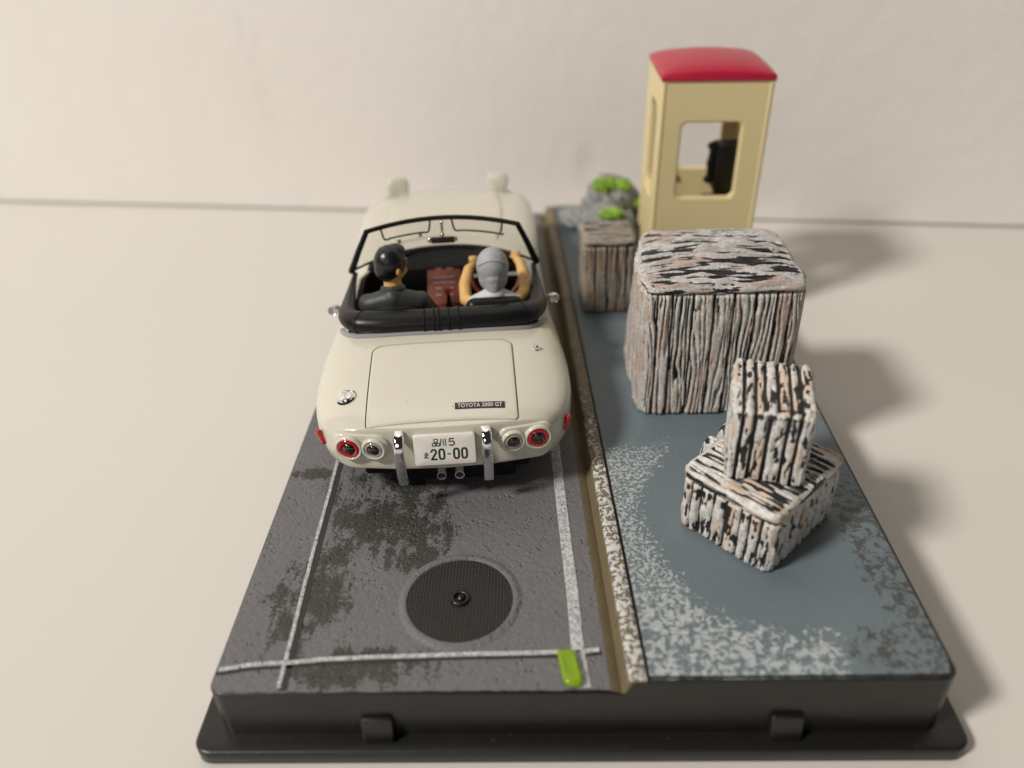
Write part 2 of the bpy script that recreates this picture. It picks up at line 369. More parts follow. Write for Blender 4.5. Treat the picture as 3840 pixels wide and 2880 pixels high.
# ================================================================== DISPLAY BASE
ZR, ZP, LB = 9.57, 11.40, 135.8
def kx(Y): return 7.68-0.045*Y          # groove behind the kerb
def display_base():
    base = thing('display_base', 'black plastic display base with grey road, kerb and blue-grey pavement on top', 'display base')
    # plinth with the stepped profile
    def prof(Y):
        k = kx(Y)
        return [(-40, 2.0), (40, 2.0), (40, ZP-.08), (k+.02, ZP-.08), (k-.02, ZP-.5), (k-1.6, ZP-.5), (k-2.45, ZR-.80), (k-4.0, ZR-.12), (-40, ZR-.08)]
    a = [(x, 0, z) for x, z in prof(0)]; b = [(x, LB, z) for x, z in prof(LB)]; n = len(a)
    bm = bmesh.new(); va = [bm.verts.new(p) for p in a]; vb = [bm.verts.new(p) for p in b]
    bm.faces.new(va); bm.faces.new(vb[::-1])
    for i in range(n): bm.faces.new((va[i], vb[i], vb[(i+1) % n], va[(i+1) % n]))
    bmesh.ops.recalc_face_normals(bm, faces=bm.faces[:])
    es = [e for e in bm.edges if abs(e.verts[0].co.x-e.verts[1].co.x) < 1e-4 and abs(e.verts[0].co.y-e.verts[1].co.y) < 1e-4 and abs(abs(e.verts[0].co.x)-40) < 1e-3]
    bmesh.ops.bevel(bm, geom=es, offset=1.7, segments=6, profile=.5, affect='EDGES')
    bm.normal_update()
    es = [e for e in bm.edges if len(e.link_faces) == 2 and sorted(abs(f.normal.z) > .5 for f in e.link_faces) == [False, True] and max(v.co.z for v in e.verts) > 9 and min(f.normal.z for f in e.link_faces) > -.5 and (min(v.co.y for v in e.verts) < 2 and max(v.co.y for v in e.verts) < 2 or min(v.co.y for v in e.verts) > LB-2 or abs(e.verts[0].co.x) > 38)]
    bmesh.ops.bevel(bm, geom=es, offset=.28, segments=3, profile=.5, affect='EDGES')
    part('plinth', frombm(bm), 'plastic', base, True, 35)
    V = []; F = []; rings_ = ((.15, 0), (0, .2), (0, 1.98), (.1, 2.14), (.28, 2.2), (1.6, 2.2))
    for i_, z_ in rings_: V += [(x, y, z_) for x, y in rrect(-42.8+i_, 42.8-i_, -2.25+i_, LB+2.1-i_, 2.0, 6)]
    n = len(V)//len(rings_)
    for r_ in range(len(rings_)-1): F += [(r_*n+k, r_*n+(k+1) % n, (r_+1)*n+(k+1) % n, (r_+1)*n+k) for k in range(n)]
    F.append(tuple(range(n))[::-1]); F.append(tuple((len(rings_)-1)*n+k for k in range(n)))
    part('flange', (V, F), 'plastic', base, True, 50)
    # clip tabs in front
    for x in (-21.9, 22.9):
        V, F = box(x-1.75, x+1.75, -1.15, .05, 2.2, 5.6, .22, 3)
        V = [(vx, vy+(.5 if vz > 5.2 and vy < -.6 else 0), vz) for vx, vy, vz in V]
        part('clip_tab', (V, F), 'plastic', base, True, 50)
    # painted road sheet with an uneven front rim
    ys = np.concatenate([[.05], np.linspace(.3, LB-.2, 60)]); xs = np.linspace(0, 1, 90); V = []; F = []
    for j, Y in enumerate(ys):
        for i, t in enumerate(xs):
            xr = kx(Y)-4.0; x = -39.85+(xr+39.85)*t; y = Y
            if j == 0: y = .12+.16*float(vnoise(x*1.3, 3))
            if t == 0: x += .12*float(vnoise(Y*.7, 9))
            dx = max(0, -38.2-x); y = y if not (j < 3) else max(y, 1.7-math.sqrt(max(0, 1.7**2-dx**2))+.12)
            V.append((x, y, ZR))
    n = len(xs)
    for j in range(len(ys)-1):
        for i in range(n-1): F.append((j*n+i, j*n+i+1, (j+1)*n+i+1, (j+1)*n+i))
    part('road_surface', (V, F), 'road', base)
    # gutter
    V = []; F = []
    for j, Y in enumerate((0.1, LB-.1)):
        k = kx(Y); V += [(k-4.02, Y, ZR-.02), (k-3.3, Y, ZR-.25), (k-2.75, Y, ZR-.66), (k-2.45, Y, ZR-.1)]
    for i in range(3): F.append((i, i+1, 4+i+1, 4+i))
    part('gutter', (V, F), 'gutter', base, True, 30)
    # kerb stones
    cuts = [0.05, 8.6, 27.7, 47.2, 66.5, 85.6, 105, 124.2, LB-.05]
    for a_, b_ in zip(cuts[:-1], cuts[1:]):
        ny = max(6, int((b_-a_)*1.6)); prof_ = [(-2.72, ZR-.66), (-2.45, ZR+.1), (-2.2, ZP-.5), (-2.05, ZP-.12), (-1.85, ZP+.02), (-1.2, ZP+.05), (-.55, ZP+.03), (-.25, ZP-.03), (-.16, ZP-.2), (-.14, ZP-.6)]
        V = []; F = []; m_ = len(prof_)
        for j in range(ny+1):
            t = j/ny; Y = a_+.05+(b_-a_-.10)*t; e = .22 if j in (0, ny) else 0
            for q, (px, pz) in enumerate(prof_):
                nz = .07*float(fbm(Y*.6, px*2+5, 2)-.5); wob = .12*float(fbm(Y*.25, 1.7, 2)-.5)
                V.append((kx(Y)+px+wob+(e if px < -2 else 0)*.5, Y, pz+nz-(e if pz > ZP-.3 else 0)))
        for j in range(ny):
            for q in range(m_-1): F.append((j*m_+q, j*m_+q+1, (j+1)*m_+q+1, (j+1)*m_+q))
        F.append(tuple(range(m_))[::-1]); F.append(tuple(ny*m_+q for q in range(m_)))
        part('kerb_stone', (V, F), 'kerb', base, True, 50)
    # pavement sheet
    ys = np.linspace(.06, LB-.1, 60); V = []; F = []; xs = np.linspace(0, 1, 40)
    for j, Y in enumerate(ys):
        for i, t in enumerate(xs):
            k = kx(Y)+.10+.06*float(vnoise(Y*2, 4)); x = k+(39.8-k)*t; y = Y
            if j == 0: y = .12+.1*float(vnoise(x*1.1, 8))
            dx = max(0, x-38.2)
            if j < 2: y = max(y, 1.7-math.sqrt(max(0, 1.7**2-dx**2))+.1)
            z = ZP
            if t == 1.0: z -= .12; x += .05
            if j == 0: z -= .1
            V.append((x, y, z))
    n = len(xs)
    for j in range(len(ys)-1):
        for i in range(n-1): F.append((j*n+i, j*n+i+1, (j+1)*n+i+1, (j+1)*n+i))
    part('pavement_surface', (V, F), 'pave', base)
    # raised painted lines
    def line(pts, wid, n=60, wob=.1, dark=None):
        c = spline(pts, n); V = []; F = []
        for i, p in enumerate(c):
            q = Vector(c[min(i+1, n-1)])-Vector(c[max(i-1, 0)]); nx, ny = -q.y, q.x; l = math.hypot(nx, ny); nx /= l; ny /= l
            e = wob*(float(fbm(i*.55, wid*9+p[0], 2))-.5); wv = wid[i*(len(wid)-1)//(n-1)] if hasattr(wid, '__len__') else wid
            for o_, h in ((-.5, 0.0), (-.44, .12), (-.2, .15), (.2, .15), (.44, .12), (.5, 0.0)): V.append((p[0]+nx*(o_*wv+e), p[1]+ny*(o_*wv+e), ZR+.02+h))
        for i in range(n-1):
            for k in range(5): F.append((i*6+k, i*6+k+1, i*6+7+k, i*6+6+k))
        part('road_line', (V, F), 'line', base, True, 40)
    line([(-32.2, .6), (-32.35, 5), (-32.75, 15), (-33.05, 25), (-33.4, 39), (-34.5, 70), (-36, 120)], .52)
    line([(.95, .35), (.5, 5.6), (.2, 14.6), (-.93, 39.1), (-2.3, 70), (-4.5, 120)], 1.5, 80, .06)
    line([(-39.5, 3.05), (-37.5, 3.45), (-35.7, 3.72), (-31.5, 3.98), (-26.1, 4.45), (-12.4, 4.85), (-4.5, 4.98), (.6, 5.12), (2.8, 5.33)], .6)
    # dark wash beside the lines
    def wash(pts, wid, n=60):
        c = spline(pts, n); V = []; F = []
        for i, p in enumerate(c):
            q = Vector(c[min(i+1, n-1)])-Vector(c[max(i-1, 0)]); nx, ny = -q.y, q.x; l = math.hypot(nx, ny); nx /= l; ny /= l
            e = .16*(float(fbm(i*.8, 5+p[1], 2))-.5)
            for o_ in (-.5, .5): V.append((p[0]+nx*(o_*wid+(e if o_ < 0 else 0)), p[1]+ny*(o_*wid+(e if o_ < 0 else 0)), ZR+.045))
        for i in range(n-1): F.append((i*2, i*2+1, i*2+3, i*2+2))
        part('line_wash', (V, F), 'line_side', base)
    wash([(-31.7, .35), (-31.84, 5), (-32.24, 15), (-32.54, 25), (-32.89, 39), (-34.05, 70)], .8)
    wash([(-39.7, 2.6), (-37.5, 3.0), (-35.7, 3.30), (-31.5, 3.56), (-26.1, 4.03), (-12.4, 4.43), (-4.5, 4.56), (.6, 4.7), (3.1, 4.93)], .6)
    # manhole cover
    mh = bpy.data.objects.new('manhole_cover', None); COL.objects.link(mh); mh.parent = base; mh.location = Vector((-13.28, 12.8, ZR))*S; mh.empty_display_size = .005
    part('rim', lathe([(7.6, -.03), (7.2, .10), (6.95, .24), (6.7, .27), (6.48, .22), (6.36, .05)], 72), 'road', mh)
    part('disc', lathe([(6.42, -.02), (6.42, .05), (5.5, .07), (1.6, .10), (1.0, .06)], 72), 'manhole', mh)
    V = []; F = []; s_ = .405
    for i in range(-16, 17):
        for j in range(-16, 17):
            x, y = i*s_, j*s_
            r = math.hypot(x, y)
            if r > 6.2 or r < 1.0: continue
            n = len(V); q = .115; z0 = .05; z1 = .17+random.uniform(-.02, .03)
            V += [(x-q, y-q, z0), (x+q, y-q, z0), (x+q, y+q, z0), (x-q, y+q, z0), (x-q*.5, y-q*.5, z1), (x+q*.5, y-q*.5, z1), (x+q*.5, y+q*.5, z1), (x-q*.5, y+q*.5, z1)]
            F += [(n+4, n+5, n+6, n+7)]+[(n+k, n+(k+1) % 4, n+4+(k+1) % 4, n+4+k) for k in range(4)]
    st = part('stud_grid', (V, F), 'stud', mh, False); st['kind'] = 'stuff'
    part('lifting_ring', tube([(.95*math.cos(t), .95*math.sin(t), .25) for t in np.linspace(0, 2*math.pi, 28, endpoint=False)], .26, 10, None, True), 'hair', mh)
    part('lifting_knob', ell((.1, .1, .2), (.5, .5, .36)), 'hair', mh)
display_base()

# ================================================================== CAR
SY = [0, 1.0, 3, 7, 12, 18, 24, 32, 40, 48, 56, 64, 72, 80, 86, 90, 92]
SW = [14.9, 15.9, 17.0, 17.9, 18.2, 18.1, 17.6, 17.1, 17.0, 17.0, 17.3, 17.5, 17.5, 17.0, 15.8, 13.2, 9.6]
ST = [12.85, 13.3, 13.9, 14.7, 15.45, 16.05, 16.4, 16.4, 16.5, 16.7, 16.6, 16.3, 15.8, 14.9, 13.0, 11.1, 9.2]
SZ = [9.4, 9.5, 9.6, 9.8, 9.8, 9.8, 9.8, 9.8, 10.2, 10.2, 10.2, 10.2, 10.0, 9.4, 8.6, 8.0, 7.6]
SB = [5.7, 5.3, 4.8, 4.3, 4.0, 3.9, 3.8, 3.8, 3.8, 3.8, 3.8, 3.8, 3.9, 4.2, 4.9, 5.6, 6.2]
SN = [4.2, 3.9, 3.5, 3.3, 3.2, 3.2, 3.2, 3.2, 3.4, 3.8, 4.2, 4.6, 4.8, 4.6, 3.8, 3.0, 2.4]
def herm(xs, ys, x):
    xs = np.array(xs, float); ys = np.array(ys, float); d = np.gradient(ys, xs); i = int(np.clip(np.searchsorted(xs, x)-1, 0, len(xs)-2)); h = xs[i+1]-xs[i]; t = (x-xs[i])/h
    return (2*t**3-3*t**2+1)*ys[i]+(t**3-2*t**2+t)*h*d[i]+(-2*t**3+3*t**2)*ys[i+1]+(t**3-t**2)*h*d[i+1]
def sec(y): return [herm(SY, a, y) for a in (SW, ST, SZ, SB, SN)]
def yshift(x, y): return 1.9*(x/16)**2*max(0.0, 1-y/14)
def deck(x, y):
    y0 = y
    for _ in range(6): y0 = y-yshift(x, max(y0, 0))
    W, T, Z, B, n = sec(min(max(y0, 0), 92)); u = min(abs(x)/W, .999)
    return Z+(T-Z)*(1-u**n)**(1/n)

def car():
    A = math.radians(4.0)
    root = thing('toy_car', 'ivory white open-top toy sports car parked on the road beside the kerb', 'toy car', (-16.05, 31.0, ZR), A)
    # ---- body shell
    def ring(y):
        W, T, Z, B, n = sec(y); h = [(0, B), (W*.45, B), (W*.86, B+.05)]
        for i in range(1, 9):
            t = math.pi/2*i/9; h.append((W*(.86+.14*math.sin(t)**.8), Z-(Z-B)*math.cos(t)**.9))
        for i in range(0, 31):
            t = math.pi/2*i/30; h.append((W*max(0, math.cos(t))**(2/n), Z+(T-Z)*math.sin(t)**(2/n)))
        return [(x, z) for x, z in h]+[(-x, z) for x, z in h[-2:0:-1]]
    ys = [0, .2, .5, 1.0]+list(np.arange(1.7, 88, .8))+[88.5, 89.5, 90.4, 91.2, 91.7, 92]
    V = []; F = []; rings = []
    r0 = ring(0); zc = 9.2
    for s_, dy in ((.10, -.55), (.35, -.55), (.6, -.55), (.8, -.55), (.9, -.52), (.955, -.44), (.985, -.25)):
        rings.append([(x*s_, dy+yshift(x*s_, 0), zc+(z-zc)*s_) for x, z in r0])
    for y in ys: rings.append([(x, y+yshift(x, y), z) for x, z in ring(y)])
    n = len(r0)
    for r_ in rings: V += r_
    for i in range(len(rings)-1):
        for k in range(n): F.append((i*n+k, i*n+(k+1) % n, (i+1)*n+(k+1) % n, (i+1)*n+k))
    F.append(tuple(range(n))[::-1]); F.append(tuple((len(rings)-1)*n+k for k in range(n)))
    lid = rrect(-10, 10, .45, 16.0, (.5, 1.5, 1.5, .5), 7)
    lidc = [(x*1.015, 8.2+(y-8.2)*1.018) for x, y in lid]
    pocket_n = len(lidc)
    pocket = ([(x, y, deck(x, y)-.5) for x, y in lidc]+[(x, y, deck(x, y)+2) for x, y in lidc], [tuple(range(pocket_n))[::-1], tuple(range(pocket_n, 2*pocket_n))]+[(i, (i+1) % pocket_n, pocket_n+(i+1) % pocket_n, pocket_n+i) for i in range(pocket_n)])
    front = [(13.6*math.sin(t), 39.2+8.6*math.cos(t)**1.1) for t in np.linspace(math.pi/2, -math.pi/2, 25)]
    front = [(x, 39.2+8.6*max(0, 1-(abs(x)/13.6)**2.2)) for x, y in front]
    cock = [(-13.8, 21.2), (13.8, 21.2)]+front[0:]
    cutters = [prism(cock, 5.8, 30), pocket]
    for s_ in (-1, 1):
        for yy in (19.2, 70.2):
            c = lathe([(6.9, -4), (6.9, 4)], 40); c = [(s_*15.9+p[2], yy+p[0], 6.0+p[1]) for p in c[0]], c[1]; cutters.append(c)
        cutters.append(prism([(s_*10.5-2.9, 78.5), (s_*10.5+2.9, 78.5), (s_*10.5+2.7, 84.5), (s_*10.5-2.7, 84.5)], 12.6, 20))
    body = cut((V, F), cutters)
    part('body', body, 'paint', root, True, 32)
    # ---- boot lid
    def skin(outline, off, rings_):
        N = len(outline); cx = sum(p[0] for p in outline)/N; cy = sum(p[1] for p in outline)/N; V = []; F = []
        for s_, dz in rings_: V += [(cx+(x-cx)*s_, cy+(y-cy)*s_, deck(cx+(x-cx)*s_, cy+(y-cy)*s_)+off+dz) for x, y in outline]
        for i in range(len(rings_)-1): F += [(i*N+k, i*N+(k+1) % N, (i+1)*N+(k+1) % N, (i+1)*N+k) for k in range(N)]
        F.append(tuple((len(rings_)-1)*N+k for k in range(N))); return V, F
    def dense(o, n=6): return [tuple(np.array(o[i])+(np.array(o[(i+1) % len(o)])-np.array(o[i]))*k/n) for i in range(len(o)) for k in range(n if math.dist(o[i], o[(i+1) % len(o)]) > 1.5 else 1)]
    RG = [(1, -.45), (1, -.12), (.996, -.03), (.988, 0), (.95, .01), (.85, .01), (.7, .01), (.55, .01), (.4, .01), (.25, .01), (.1, .01), (.01, .01)]
    bl = part('boot_lid', skin(dense(lid, 12), .06, RG), 'paint', root, True, 60)
    # ---- badge with its lettering, on the lid
    bx0, bx1, by0, by1 = 1.75, 8.35, 1.95, 2.95
    g = 16; V = []; F = []
    for i in range(g+1):
        for yv, dz in ((by0, 0.0), (by0, .1), (by1, .1), (by1, 0.0)):
            x = bx0+(bx1-bx0)*i/g; V.append((x, yv, deck(x, yv)+.07+dz))
    for i in range(g): F += [(i*4+k, i*4+4+k, i*4+5+k, i*4+1+k) for k in range(3)]
    F += [(0, 1, 2, 3), (g*4+3, g*4+2, g*4+1, g*4)]
    bd = part('badge', (V, F), 'badge', root, True, 30)
    cu = bpy.data.curves.new('t', 'FONT'); cu.body = 'TOYOTA 2000 GT'; cu.size = .78; cu.offset = .012; cu.space_character = 1.08; cu.align_x = 'CENTER'; cu.align_y = 'CENTER'
    to = bpy.data.objects.new('t', cu); COL.objects.link(to); tv, tf = evaluate(to); bpy.data.objects.remove(to)
    wspan = tv[:, 0].max()-tv[:, 0].min(); k_ = 5.9/wspan; ym = (tv[:, 1].max()+tv[:, 1].min())/2
    tv = [((bx0+bx1)/2+p[0]*k_, (by0+by1)/2+(p[1]-ym)*1.15, 0) for p in tv]; tv = [(x, y, deck(x, y)+.185) for x, y, z in tv]
    part('badge_lettering', (tv, tf), 'printw', bd, False)
    # ---- bonnet
    hd = [(-10.2, 54.5)]+[(x, 50.8+2.0*(1-(x/10.2)**2)-1.0*(abs(x)/10.2)) for x in np.linspace(-9.4, 9.4, 9)]+[(10.2, 54.5), (10.9, 66), (10.4, 78), (8.5, 86.5), (4.5, 88.5), (-4.5, 88.5), (-8.5, 86.5), (-10.4, 78), (-10.9, 66)]
    part('bonnet', skin(dense(hd, 5), .30, [(1, -.5), (1, -.2), (.99, -.04), (.97, 0), (.85, .02), (.7, .02), (.5, .02), (.3, .02), (.1, .02)]), 'paint', root, True, 60)
    # ---- raised headlights
    for s_ in (-1, 1):
        o_ = rrect(-2.35, 2.35, -2.6, 2.3, (1.3, 1.7, 1.7, 1.3), 6); o_ = [(x*(1-.2*max(0, -y)/2.6*(1 if s_ < 0 else 2.2)), y) for x, y in o_]
        V, F = pad(o_, [(.8, -.7), (.95, -.62), (1, -.4), (1, .35), (.96, .55), (.88, .66), (.5, .72), (.1, .74)])
        mt = Matrix.Translation((s_*10.6, 81.6, 15.8)) @ Matrix.Rotation(math.radians(-s_*6), 4, 'Z') @ Matrix.Rotation(math.radians(78), 4, 'X')
        hp = part('headlight_pod', xf((V, F), mt), 'paint', root, True, 45)
        lens = lathe([(1.9, 0), (1.9, .15), (1.5, .4), (.8, .6), (.1, .65)], 24); mt2 = Matrix.Translation((s_*10.6, 82.55, 16.0)) @ Matrix.Rotation(math.radians(-78), 4, 'X')
        part('headlight', xf(lens, mt2), 'clear_lens', hp)
    # ---- wheels
    wi = 0
    for s_ in (-1, 1):
        for yy in (19.2, 70.2):
            wh = bpy.data.objects.new('wheel', None); COL.objects.link(wh); wh.parent = root; wh.location = Vector((s_*14.4, yy, 6.2))*S; wh.empty_display_size = .005
            t = lathe([(4.2, -1.8), (5.8, -1.9), (6.15, -1.5), (6.2, 0), (6.15, 1.5), (5.8, 1.9), (4.2, 1.8)], 40); part('tyre', ([(p[2], p[0], p[1]) for p in t[0]], t[1]), 'tyre', wh)
            t = lathe([(4.4, -1.4), (4.4, 1.5), (3.9, 1.7), (3.4, 1.0), (1.4, 1.2), (1.0, 1.9), (.2, 2.0)], 32); part('rim', ([(s_*p[2], p[0], p[1]) for p in t[0]], t[1] if s_ > 0 else [q[::-1] for q in t[1]]), 'chrome', wh)
    part('chassis_shade_block', join(box(-11.5, 11.5, 3, 86, 2.6, 4.4, .4), box(-7.5, 9.5, 2.2, 84, 1.5, 4.2, .5)), 'black', root)  # chassis, plus a lower black box added to darken the gap under the tail
    # ---- rear lamps: figure-of-eight pods
    def rear_y(x): return -.55+yshift(x, 0)
    for s_ in (-1, 1):
        cx = s_*10.85; mt = Matrix.Translation((cx, rear_y(cx)+.12, 9.72)) @ Matrix.Rotation(math.radians(s_*9.5), 4, 'Z') @ Matrix.Rotation(math.radians(90), 4, 'X')
        o_ = rrect(-3.7, 3.7, -2.05, 2.05, (1.9, 1.5, 1.5, 1.9) if s_ < 0 else (1.9, 1.5, 1.5, 1.9), 8)
        pod = part('tail_light', xf(pad(o_, [(1.03, -.2), (1.0, .12), (.985, .3), (.95, .42), (.88, .45), (.3, .45)]), mt), 'paint', root, True, 60)
        for q, (lx, lm, R) in enumerate(((s_*1.62, 'red_lens', 1.46), (-s_*1.75, 'clear_lens', 1.22))):
            m2 = mt @ Matrix.Translation((lx, 0, .4))
            rim = [((R+.2)+.28*math.cos(t), .15+.42*math.sin(t)) for t in np.linspace(math.pi*1.15, -.25*math.pi, 12)]
            rim_v = lathe(rim[::-1], 36); rim_v = rim_v[0], rim_v[1][:-2]
            part('bezel', xf(rim_v, m2), 'paint', pod)
            part('reflector', xf(lathe([(R+.02, .02), (R*.66, .06), (R*.62, .05), (.02, .05)], 28), m2), 'chrome', pod)
            k_ = .60 if q == 0 else .66
            part('lens', xf(lathe([(R, .06), (R, .34), (R*.94, .5), (R*.84, .60), (R*.72, .58), (R*k_, .48), (R*k_*.95, .3)], 36), m2), lm, pod)
            part('dark_centre', xf(lathe([(R*k_, .2), (R*k_, .46), (R*k_*.85, .62), (R*k_*.55, .74), (R*k_*.2, .79), (.02, .8)], 28), m2), 'dark_centre', pod)  # black dome paints in the dark hollow seen through the lens
    # ---- side markers
    for s_ in (-1, 1):
        part('side_marker', xf(blobs([('c', [(0, 0, .75), (0, 0, -.75)], [.42, .62])], .12, 2), Matrix.Translation((s_*16.75, 3.7, 9.35)) @ Matrix.Rotation(s_*.35, 4, 'Y')), 'red_solid', root)
    # ---- number plate
    pl = bpy.data.objects.new('number_plate', None); COL.objects.link(pl); pl.parent = root; pl.location = Vector((.15, -1.35, 9.75))*S; pl.rotation_euler = (math.radians(90-13), 0, 0); pl.empty_display_size = .003
    o_ = rrect(-4.05, 4.05, -2.15, 2.15, .35, 4)
    part('plate_board', pad(o_, [(.97, -.75), (1, -.6), (1, .1), (.985, .22), (.96, .25), (.5, .25)]), 'plate', pl, True, 30)
    def strokes(lines, wid, z=.262):
        vf = []
        for ln in lines:
            V = []; F = []; n_ = len(ln)
            for i, p in enumerate(ln):
                a = np.array(ln[max(i-1, 0)], float); b = np.array(ln[min(i+1, n_-1)], float); d = b-a; d /= (np.hypot(*d)+1e-9); nn = np.array((-d[1], d[0]))*wid/2
                ex = d*wid*.25*(-1 if i == 0 else 1 if i == n_-1 else 0)
                for sg in (-1, 1): V.append((p[0]+sg*nn[0]+ex[0], p[1]+sg*nn[1]+ex[1], z))
            for i in range(n_-1): F.append((2*i, 2*i+1, 2*i+3, 2*i+2))
            vf.append((V, F)); z += .0006
        return join(*vf)
    def oval(cx, cy, rx, ry, n_=22, e=.6): return [(cx+rx*np.sign(math.cos(t))*abs(math.cos(t))**e, cy+ry*np.sign(math.sin(t))*abs(math.sin(t))**e) for t in np.linspace(0, 2*math.pi, n_)]
    def sq(x0, y0, x1, y1): return [[(x0, y1), (x0, y0)], [(x0, y1), (x1, y1)], [(x1, y1), (x1, y0)], [(x0, y0), (x1, y0)]]
    top = sq(-1.32, .82, -.86, 1.13)+sq(-1.55, .40, -1.16, .70)+sq(-1.02, .40, -.63, .70)          # three mouths
    top += [[(-.42, 1.13), (-.44, .75), (-.58, .38)], [(-.12, 1.1), (-.12, .45)], [(.18, 1.15), (.18, .36)]]   # river
    five = [[(1.25, 1.12), (.72, 1.12), (.68, .78), (.95, .86), (1.2, .82), (1.32, .66), (1.25, .47), (1.0, .38), (.66, .44)]]
    up_ = lambda ls: [[(x, (y-.38)*1.30+.60) for x, y in l] for l in ls]
    part('plate_lettering', join(strokes(up_(top), .125), strokes(up_(five), .2)), 'print', pl, False)
    ma = [[(-2.75, -.22), (-2.15, -.20)], [(-2.72, -.46), (-2.2, -.44)], [(-2.45, -.02), (-2.44, -.62), (-2.5, -.8), (-2.66, -.84), (-2.74, -.74), (-2.62, -.66), (-2.42, -.70), (-2.18, -.86)]]
    part('plate_lettering', strokes([[(x, y-.22) for x, y in l] for l in ma], .125), 'print', pl, False)
    dn_ = lambda ls: [[(x, (y+.34)*1.06-.60) for x, y in l] for l in ls]
    two = [[(-1.78, .02), (-1.70, .22), (-1.5, .33), (-1.27, .27), (-1.15, .06), (-1.2, -.16), (-1.42, -.48), (-1.78, -.98)], [(-1.80, -1.0), (-1.10, -1.0)]]
    dig = [oval(-.42, -.34, .32, .66), oval(1.5, -.34, .32, .66), oval(2.55, -.34, .32, .66)]
    part('plate_digits', join(strokes(dn_(two), .27), strokes(dn_(dig), .28), strokes(dn_([[(.33, -.34), (.75, -.34)]]), .17)), 'print', pl, False)
    # ---- bumper overriders
    for s_ in (-1, 1):
        c = spline([(s_*5.7, -.3, 12.05), (s_*5.72, -1.25, 11.75), (s_*5.74, -1.95, 10.9), (s_*5.76, -2.15, 9.4), (s_*5.76, -2.05, 7.4), (s_*5.74, -1.75, 5.6), (s_*5.72, -1.35, 4.45)], 26)
        V = []; F = []; sect_ = rrect(-.70, .70, -.42, .42, .40, 4); m_ = len(sect_)
        for i, p in enumerate(c):
            a = Vector(c[max(i-1, 0)]); b = Vector(c[min(i+1, 25)]); d = (b-a).normalized(); nrm = Vector((0, d.z, -d.y))
            for u, v in sect_: V.append((p[0]+u, p[1]+nrm.y*v, p[2]+nrm.z*v))
        for i in range(25): F += [(i*m_+k, i*m_+(k+1) % m_, (i+1)*m_+(k+1) % m_, (i+1)*m_+k) for k in range(m_)]
        F += [tuple(range(m_))[::-1], tuple(25*m_+k for k in range(m_))]
        part('overrider', (V, F), 'chrome', root, True, 50)
    # ---- exhausts
    for x in (-.7, 1.75):
        ep = part('exhaust_pipe', move(lathe([(.5, -6), (.68, -5.8), (.70, .5), (.66, .62), (.52, .62), (.46, .5), (.44, .2)], 24, 'y'), (x, .1, 4.5)), 'chrome', root)
        part('pipe_bore', move(lathe([(.455, .40), (.45, .45), (.02, .45)], 20, 'y'), (x, .1, 4.5)), 'tyre', ep)  # black disc paints in the darkness inside the pipe
    # ---- filler cap, aerial
    zc_ = deck(-13.1, 6.0); cap = bpy.data.objects.new('filler_cap', None); COL.objects.link(cap); cap.parent = root; cap.location = Vector((-13.0, 6.05, zc_-.05))*S; cap.rotation_euler = (math.radians(10), math.radians(-14), 0); cap.empty_display_size = .002
    part('cap_base', lathe([(1.42, -.2), (1.42, .12), (1.2, .3), (1.0, .26), (.9, .4), (.4, .5), (.03, .52)], 36), 'chrome', cap)
    part('cap_lever', box(-.12, .12, -1.0, 1.15, .3, .82, .1), 'chrome', cap)
    za = deck(13.5, 14.2); part('aerial', xf(lathe([(.5, -.3), (.5, .06), (.36, .12), (.36, .5), (.28, .66), (.12, .74), (.02, .75)], 20), Matrix.Translation((13.5, 14.2, za)) @ Matrix.Rotation(.25, 4, 'X')), 'chrome', root)
    # ---- wing mirrors on the doors
    for s_ in (-1, 1):
        mi = part('wing_mirror', xf(lathe([(.05, -1.5), (.45, -1.2), (.85, -.3), (.95, .35), (.88, .5), (.8, .42), (.1, .40)], 24, 'y'), Matrix.Translation((s_*17.6, 29.0, 15.3)) @ Matrix.Scale(.85, 4)), 'chrome', root)
        part('mirror_stalk', tube([(s_*17.5, 29.6, 15.2), (s_*17.0, 30.0, 14.8), (s_*16.2, 30.4, 14.3)], [.65, .6, .8], 12), 'paint', mi)
    # ---- cockpit
    tub_o = [(x*.985, 21.4+(y-21.2)*.985) for x, y in cock]; n = len(tub_o)
    V = [(x, y, 6.0) for x, y in tub_o]+[(x, y, min(deck(x, y), 17)+.10) for x, y in tub_o]+[(x*1.06, 33+(y-33)*1.045, min(deck(x*1.06, 33+(y-33)*1.045), 17)+.16) for x, y in tub_o]
    F = [tuple(range(n))]+[(i, n+i, n+(i+1) % n, (i+1) % n) for i in range(n)]+[(n+i, 2*n+i, 2*n+(i+1) % n, n+(i+1) % n) for i in range(n)]
    part('cockpit_tub', (V, F), 'black', root, True, 40)
    # folded hood: padded roll with ribs and piping
    path = spline([(-15.1, 40.0, 16.1), (-15.1, 34, 16.0), (-14.9, 28.6, 16.2), (-14.4, 24.2, 16.6), (-12.6, 21.6, 16.9), (-9.5, 20.6, 17.05), (-5, 20.3, 17.15), (0, 20.2, 17.2), (5, 20.3, 17.15), (9.5, 20.6, 17.05), (12.6, 21.6, 16.9), (14.4, 24.2, 16.6), (14.9, 28.6, 16.2), (15.1, 34, 16.0), (15.1, 40.0, 16.1)], 100)
    rad = [2.15*min(1, .2+.8*(min(i, 99-i)/30)**1.2) for i in range(100)]
    roll = part('folded_hood', tube(path, rad, 20, (1.0, .78)), 'leather', root)
    def hoop(i, th, name='seam'):
        p = Vector(path[i]); d = (Vector(path[i+1])-Vector(path[i-1])).normalized(); u, v = frame(d); r_ = rad[i]*1.0
        part(name, tube([tuple(p+u*(r_*math.cos(t))+v*(r_*.78*math.sin(t))) for t in np.linspace(0, 2*math.pi, 36, endpoint=False)], th, 8, None, True), 'black', roll)
